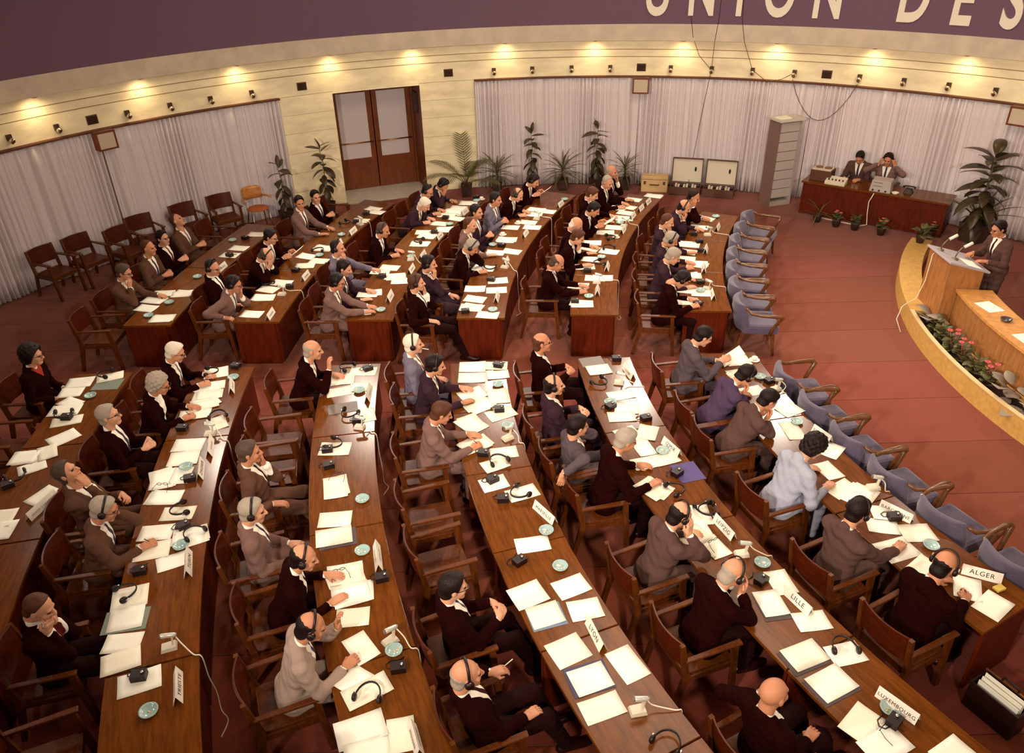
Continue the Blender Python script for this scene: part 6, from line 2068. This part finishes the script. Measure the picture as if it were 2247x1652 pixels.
for i, (x, y, a, lv, rank) in enumerate(ASHTRAYS):
    n_ = uniq('a', rank, 'a')
    t = thing('ashtray', 'pale aqua glass ashtray%s, desk of %s' % (nth(n_, tot[rank]), place(rank)), 'ashtray', (x, y, LV(lv)), i * 1.3, 'aqua glass ashtrays')
    link('bowl', ASHM, t)
    for j in range(i % 3):
        link('stub', STUB, t, (-0.01 + 0.02 * j, 0.012 * j, 0.012), 1.1 * j)
q = MB(); q.lathe([(0.0, 0.0), (0.05, 0.0), (0.068, 0.012), (0.064, 0.013), (0.0, 0.006)], 16); SAUC = q.mesh('saucer'); SAUC.materials.append(mat('china', srgb(236, 228, 212), 0.3))
q = MB(); q.lathe([(0.0, 0.008), (0.024, 0.008), (0.038, 0.05), (0.036, 0.05), (0.023, 0.012), (0.0, 0.012)], 14); CUPM = q.mesh('cup'); CUPM.materials.append(mat('china', srgb(236, 228, 212), 0.3))
q = MB(); q.tube([(0.034, 0, 0.042), (0.052, 0, 0.038), (0.05, 0, 0.024), (0.03, 0, 0.018)], 0.004, 6); CUPH = q.mesh('cup_handle'); CUPH.materials.append(mat('china', srgb(236, 228, 212), 0.3))
tot = sub_tot(CUPS)
for i, (x, y, a, lv, rank) in enumerate(CUPS):
    n_ = uniq('c', rank, 'c')
    t = thing('coffee_cup', 'white coffee cup on saucer%s, desk of %s' % (nth(n_, tot[rank]), place(rank)), 'cup', (x, y, LV(lv)), i, 'coffee cups')
    link('saucer', SAUC, t); c = link('cup', CUPM, t); link('handle', CUPH, c)

# desk microphones
M_MICB = mat('mic_base', srgb(206, 194, 172), 0.4)
q = MB()
q.add([(-0.045, -0.075, 0), (0.045, -0.075, 0), (0.045, 0.05, 0), (-0.045, 0.05, 0), (-0.038, -0.066, 0.028), (0.038, -0.066, 0.028), (0.038, 0.042, 0.034), (-0.038, 0.042, 0.034)], [(3, 2, 1, 0), (4, 5, 6, 7), (0, 1, 5, 4), (1, 2, 6, 5), (2, 3, 7, 6), (3, 0, 4, 7)])
MBASE = q.mesh('base'); MBASE.materials.append(M_MICB)
q = MB(); q.bar((0, 0.02, 0.03), (0, 0.035, 0.125), 0.03, 0.012, up=(0, 1, 0)); MSTEM = q.mesh('stem'); MSTEM.materials.append(M_MICB)
q = MB(); q.tube([(0, -0.05, 0.15), (0, -0.04, 0.149), (0, 0.05, 0.13), (0, 0.07, 0.126)], [0.017, 0.021, 0.02, 0.013], 12); MHEAD = q.mesh('head'); MHEAD.materials.append(mat('mic_head', srgb(214, 208, 196), 0.25, 0.4))
q = MB(); q.tube([(0, -0.056, 0.1512), (0, -0.046, 0.1496)], [0.017, 0.0195], 12); MGR = q.mesh('grille'); MGR.materials.append(mat('mic_grille', srgb(120, 104, 92), 0.5, 0.4))
M_CABLE = mat('white_cable', srgb(232, 216, 192), 0.6)
tot = sub_tot(MICS)
for i, (x, y, a, lv, rank) in enumerate(MICS):
    n_ = uniq('m', rank, 'm')
    rz = R(a - 90) + random.uniform(-0.4, 0.4)
    t = thing('desk_microphone', 'cream desk microphone on wedge base%s, desk of %s' % (nth(n_, tot[rank]), place(rank)), 'microphone', (x, y, LV(lv)), rz, 'desk microphones')
    link('base', MBASE, t); link('stem', MSTEM, t); h_ = link('head', MHEAD, t); link('grille', MGR, h_)
    # white cable over the desk front down to the floor
    rf = ROW_FRONT[int(rank[0][1])]
    rnd = random.Random(i + 40)
    p0 = Matrix.Translation((x, y, DESK_Z)) @ Matrix.Rotation(rz, 4, 'Z') @ Vector((0, 0.06, 0.10))
    ang0 = math.degrees(math.atan2(y - DC.y, x - DC.x)) % 360 - 180
    s_ = rnd.choice((-1, 1)) if rank[0][0] == 'U' else 1
    pts = [p0, dpol(math.hypot(x - DC.x, y - DC.y) - 0.10, ang0 + 0.15 * s_, DESK_Z + 0.05), dpol(rf + 0.04, ang0 + 0.5 * s_, DESK_Z + 0.012), dpol(rf - 0.015, ang0 + 0.55 * s_, DESK_Z - 0.02), dpol(rf - 0.02, ang0 + 0.6 * s_, 0.45),
           dpol(rf - 0.03, ang0 + 0.45 * s_, 0.2), dpol(rf - 0.03, ang0 + 0.6 * s_, 0.012), dpol(rf - 0.08, ang0 + 1.0 * s_, 0.008), dpol(rf - 0.02, ang0 + 1.5 * s_, 0.008)]
    # smooth the path
    sm = []
    for j in range(len(pts) - 1):
        p_1, p_2 = pts[j], pts[j + 1]
        a_, d_ = pts[max(0, j - 1)], pts[min(len(pts) - 1, j + 2)]
        for k in range(4):
            u = k / 4
            sm.append(0.5 * ((2 * p_1) + (p_2 - a_) * u + (2 * a_ - 5 * p_1 + 4 * p_2 - d_) * u * u + (3 * p_1 - a_ - 3 * p_2 + d_) * u ** 3))
    sm.append(pts[-1])
    q = MB(); q.tube(sm, 0.0055, 6)
    o = q.build('microphone_cable', M_CABLE)
    tag(o, 'white microphone cable hanging down the desk front%s, %s' % (nth(n_, tot[rank]), place(rank)), 'cable', 'white microphone cables')

# loose headsets and selector boxes
tot = sub_tot(LOOSE_HEADSETS)
for i, (x, y, a, lv, rank) in enumerate(LOOSE_HEADSETS):
    n_ = uniq('h', rank, 'h')
    Mx = Matrix.Translation((x, y, LV(lv) + 0.036)) @ Matrix.Rotation(i * 1.7, 4, 'Z') @ Matrix.Rotation(R(-90), 4, 'X') @ Matrix.Translation((0, 0, -0.05))
    headset(Mx, 'black headset lying unused%s, desk of %s' % (nth(n_, tot[rank]), place(rank)), 'headsets lying on the desks')
q = MB(); q.box((0, 0, 0.0275), (0.115, 0.085, 0.055)); BOXM = q.mesh('body'); BOXM.materials.append(M_BLACK)
q = MB(); q.lathe([(0.014, 0.055), (0.012, 0.068), (0.0, 0.068)], 10, Matrix.Translation((0.03, 0.0, 0))); KNB = q.mesh('knob'); KNB.materials.append(M_STEEL)
q = MB(); q.tube([(-0.055, 0.0, 0.02), (-0.09, 0.02, 0.008), (-0.10, 0.06, 0.006), (-0.06, 0.09, 0.006), (-0.0, 0.085, 0.006), (0.05, 0.11, 0.006)], 0.0045, 6); CRD = q.mesh('cord'); CRD.materials.append(M_BLACK)
tot = sub_tot(BOXES)
for i, (x, y, a, lv, rank) in enumerate(BOXES):
    n_ = uniq('b', rank, 'b')
    t = thing('selector_box', 'black interpretation selector box%s, desk of %s' % (nth(n_, tot[rank]), place(rank)), 'selector box', (x, y, LV(lv)), R(a) + random.uniform(-0.5, 0.5), 'selector boxes on the desks')
    link('body', BOXM, t); link('knob', KNB, t); link('cord', CRD, t)
# spectacles left on papers
for i, (x, y, a, lv, rank, rot) in enumerate(LOOSE_GLASSES):
    t = link('folded_spectacles', GLM)
    t.matrix_world = Matrix.Translation((x, y, LV(lv) + 0.022)) @ Matrix.Rotation(R(rot), 4, 'Z') @ Matrix.Rotation(R(10), 4, 'X') @ Matrix.Translation((0, -0.05, -0.004))
    tag(t, 'dark rimmed spectacles lying on the papers, %s' % place(rank), 'spectacles')

# name cards
M_CARD = mat('card_white', srgb(240, 228, 212), 0.8)
M_INK = mat('card_ink', srgb(52, 36, 34), 0.8)
tot = sub_tot([(0, 0, 0, 0, c[5]) for c in CARDS])
def tent(Lc):
    q = MB()
    h, sp, th = 0.092, 0.036, 0.0018
    for s in (-1, 1):
        vs = [(-Lc / 2, s * sp, 0), (Lc / 2, s * sp, 0), (Lc / 2, 0, h), (-Lc / 2, 0, h), (-Lc / 2, s * sp - s * th, 0), (Lc / 2, s * sp - s * th, 0), (Lc / 2, -s * th * 0.2, h - th), (-Lc / 2, -s * th * 0.2, h - th)]
        fs = [(0, 1, 2, 3), (7, 6, 5, 4), (0, 4, 5, 1), (1, 5, 6, 2), (3, 2, 6, 7), (0, 3, 7, 4)]
        if s > 0: fs = [tuple(reversed(f)) for f in fs]
        q.add(vs, fs)
    return q
TENTS = {}
for i, (x, y, rot, Lc, txt, rank) in enumerate(CARDS):
    n_ = uniq('n', rank, 'n')
    Lc = min(max(Lc, 0.26), 0.34) if 'INV' not in txt else 0.39
    if txt:
        lab = 'white folded name card lettered %s on the desk' % txt
    else:
        lab = 'name card with unreadable lettering%s, %s' % (nth(n_, tot[rank]), place(rank))
    t = thing('name_card', lab, 'name card', (x, y, DESK_Z + 0.001), R(rot), 'folded name cards')
    key = round(Lc, 2)
    if key not in TENTS:
        me = tent(Lc).mesh('card'); me.materials.append(M_CARD); TENTS[key] = me
    link('card', TENTS[key], t)
    sl = math.atan2(0.092, 0.036)
    if txt:
        size = min(0.060, Lc * 1.30 / max(4, len(txt)))
        me0 = text_mesh(txt, size, 0.0, 0.0, 1.12)
        me = me0 if me0.materials and me0.materials[0] == M_INK else me0.copy()
        me.materials.clear(); me.materials.append(M_INK)
    else:
        rr = random.Random(i * 3 + 1)
        q = MB()
        nl = rr.choice((5, 6, 7))
        cw = 0.16 / nl
        for j in range(nl):
            xx = -0.08 + cw * (j + 0.5)
            for k in range(2):
                q.add([(xx - cw * 0.3 + k * cw * 0.45, -0.002, 0), (xx - cw * 0.3 + k * cw * 0.45 + 0.004, -0.002, 0), (xx - cw * 0.3 + k * cw * 0.45 + 0.004, 0.028, 0), (xx - cw * 0.3 + k * cw * 0.45, 0.028, 0)], [(0, 1, 2, 3)])
            yb = rr.choice((0.0, 0.012, 0.025))
            q.add([(xx - cw * 0.3, yb, 0), (xx + cw * 0.2, yb, 0), (xx + cw * 0.2, yb + 0.004, 0), (xx - cw * 0.3, yb + 0.004, 0)], [(0, 1, 2, 3)])
        me = q.mesh('lettering'); me.materials.append(mat('faint_ink', srgb(128, 112, 108), 0.8))
    for s in (-1, 1):
        o = link('lettering', me, t)
        # face s: lies on the sloped panel at y = s*sp; text baseline a bit above the foot
        M = Matrix.Rotation(0 if s < 0 else math.pi, 4, 'Z') @ Matrix.Translation((0, -0.0372, 0)) @ Matrix.Rotation(sl, 4, 'X') @ Matrix.Translation((0, 0.030, 0.0012))
        o.matrix_local = M

# ------------------------------------------------------------------ loose odds and ends
# open document case on the floor at the lower right
t = thing('briefcase', 'open black briefcase with papers standing on the carpet by the desk end', 'briefcase', (3.86, 3.98, 0), R(-62))
M_LEATHER = mat('black_leather', srgb(34, 14, 10), 0.4, bump=0.2, bscale=80)
q = MB()
q.box((0, 0, 0.01), (0.40, 0.18, 0.02)); q.box((0, 0.085, 0.16), (0.40, 0.012, 0.30)); q.box((0, -0.10, 0.15), (0.40, 0.012, 0.28)); q.box((-0.195, -0.005, 0.15), (0.012, 0.17, 0.28)); q.box((0.195, -0.005, 0.15), (0.012, 0.17, 0.28))
q.build('bag', M_LEATHER, t)
q = MB(); q.tube([(-0.07, 0.09, 0.31), (-0.06, 0.10, 0.35), (0.06, 0.10, 0.35), (0.07, 0.09, 0.31)], 0.01, 8); q.build('handle', M_LEATHER, t)
q = MB(); q.box((0, 0.088, 0.315), (0.40, 0.02, 0.012)); q.build('brass_frame', mat('brass', srgb(190, 140, 80), 0.3, 1.0), t)
for j in range(3):
    q = MB(); q.box((0.0, -0.05 + 0.035 * j, 0.18 + 0.02 * j), (0.33, 0.006, 0.26)); q.build('document', M_WHITE, t)
# bag under the chair of the person in light blue jacket
t = thing('handbag', 'dark handbag standing on the floor between desk and light blue jacket', 'bag', dpol(10.86, 19.3), R(40))
q = MB(); q.add([(-0.16, -0.07, 0), (0.16, -0.07, 0), (0.16, 0.07, 0), (-0.16, 0.07, 0), (-0.14, -0.02, 0.24), (0.14, -0.02, 0.24), (0.14, 0.02, 0.24), (-0.14, 0.02, 0.24)], [(3, 2, 1, 0), (4, 5, 6, 7), (0, 1, 5, 4), (1, 2, 6, 5), (2, 3, 7, 6), (3, 0, 4, 7)]); q.build('body', M_LEATHER, t, bevel=0.02)
q = MB(); q.tube([(-0.09, 0, 0.23), (-0.07, 0, 0.34), (0.07, 0, 0.34), (0.09, 0, 0.23)], 0.009, 8); q.build('handle', M_LEATHER, t)
# gold cigarette box by the ALGER card
q = MB(); q.box((0, 0, 0.012), (0.09, 0.06, 0.024)); o = q.build('cigarette_pack', mat('gold_card', srgb(214, 180, 84), 0.4), None, dpol(10.17, 26.9, DESK_Z + 0.006), bevel=0.003); o.rotation_euler = (0, 0, R(20)); tag(o, 'small gold cigarette pack on the desk by the ALGER card', 'cigarette pack')
# held sheets
def held_sheet(rank, label, tilt=35):
    o, MW, hands, p, rz = WORLD_HANDS[rank]
    w = [local_to_world(p, rz, tuple(h_[0] * 1.03)) for h_ in hands]
    c = (w[0] + w[1]) / 2
    fw = Vector((-math.sin(rz), math.cos(rz), 0))
    c = c + fw * 0.16 + Vector((0, 0, 0.05))
    s_ = link('held_sheet', get_sheet(0.30, 0.22, 1))
    s_.matrix_world = Matrix.Translation(c) @ Matrix.Rotation(rz, 4, 'Z') @ Matrix.Rotation(R(tilt), 4, 'X') @ Matrix.Rotation(R(90), 4, 'Z')
    tag(s_, label, 'paper', 'sheets held in hands')
for rk, v in WORLD_HANDS.items():
    if 'sheet' in v[0]['label']:
        held_sheet(rk, 'white sheet held up by the person, %s' % place(rk))
# cigarettes
def stick(p, d, label):
    q = MB(); d = Vector(d).normalized(); q.tube([p, p + d * 0.08], 0.0042, 8)
    o = q.build('cigarette', M_WHITE); tag(o, label, 'cigarette')
for rk, v in WORLD_HANDS.items():
    o, MW, hands, p, rz = v
    if 'cigarette in mouth' in o['label']:
        a = MW @ Vector((0.01, 0.10, -0.062)); b_ = MW @ Vector((0.03, 0.17, -0.068)); stick(a, b_ - a, 'white cigarette in the mouth of person, %s' % place(rk))
    if 'cigarette in hand' in o['label']:
        w = local_to_world(p, rz, tuple(hands[0][0] * 1.03)); fw = Vector((-math.sin(rz), math.cos(rz), 0)); stick(w + fw * 0.11 + Vector((0, 0, 0.02)), fw + Vector((0, 0, 0.6)), 'white cigarette held on the armrest, %s' % place(rk))
# pens in writing hands
for rk, v in WORLD_HANDS.items():
    o, MW, hands, p, rz = v
    if 'writing' in o['label']:
        h_ = hands[1]
        w = local_to_world(p, rz, tuple((h_[0] + h_[1] * 0.085) * 1.03))
        fw = Vector((-math.sin(rz), math.cos(rz), 0))
        q = MB(); q.tube([Vector((w.x, w.y, DESK_Z + 0.008)) + fw * 0.03, w + Vector((0, 0, 0.06)) - fw * 0.05], [0.002, 0.0045], 6)
        pen = q.build('pen', M_BLACK); tag(pen, 'dark pen in the hand of the writing person, %s' % place(rk), 'pen', 'pens in writing hands')
# hanging wires on the wall
def wire(pts, label, m, r=0.006):
    q = MB(); q.tube(pts, r, 5)
    o = q.build('wire', m); tag(o, label, 'wire')
M_WIRE = mat('dark_wire', srgb(70, 48, 34), 0.6)
wire([wpol(WR - 0.27, 74.8, 4.6), wpol(WR - 0.28, 74.6, 3.9), wpol(WR - 0.28, 74.0, 3.3), wpol(WR - 0.12, 73.2, 2.9), wpol(WR - 0.1, 71.9, 2.64)], 'thin dark wire hanging from the first letter N to a spotlight', M_WIRE)
wire([wpol(WR - 0.27, 71.3, 4.6), wpol(WR - 0.28, 71.4, 3.6), wpol(WR - 0.28, 71.6, 3.2), wpol(WR - 0.1, 71.7, 2.64), wpol(WR - 0.16, 72.2, 1.8), wpol(WR - 0.2, 72.8, 0.6), wpol(WR - 0.4, 73.0, 0.02)], 'thin dark wire hanging straight down to the opened cases', M_WIRE)
wire([wpol(WR - 0.27, 69.2, 4.6), wpol(WR - 0.28, 68.9, 3.6), wpol(WR - 0.28, 68.4, 3.2), wpol(WR - 0.1, 67.3, 2.64), wpol(WR - 0.16, 65.5, 2.42), wpol(WR - 0.16, 64.0, 2.5), wpol(WR - 0.1, 62.9, 2.62)], 'thin dark wire looping from the letter I to the spotlights', M_WIRE)
wire([wpol(WR - 0.14, 62.9 - 6.6 * j / 12, 2.5 - 0.78 * math.sin(math.pi * j / 12) ** 0.8) for j in range(13)], 'dark wire sagging in a loop before the curtain by the rack', M_WIRE)
wire([at_t(1.42, -0.04, TZ - 0.02), at_t(1.36, -0.05, 0.5), at_t(1.38, -0.06, 0.25), at_t(1.42, -0.08, 0.04), at_t(1.3, -0.14, 0.01), at_t(1.0, -0.12, 0.01), at_t(0.5, -0.08, 0.01)], 'white cable hanging down the front of the operators table', M_CABLE, 0.011)
wire([Vector((6.50, 11.0, 1.17)), Vector((6.42, 10.98, 1.1)), Vector((6.38, 10.92, 0.7)), Vector((6.30, 10.90, 0.4)), Vector((6.2, 10.92, 0.325)), Vector((6.06, 10.80, 0.32)), Vector((5.98, 10.72, 0.15)), Vector((6.0, 10.55, 0.01))], 'pale cable running from lectern over the parapet', M_CABLE, 0.007)
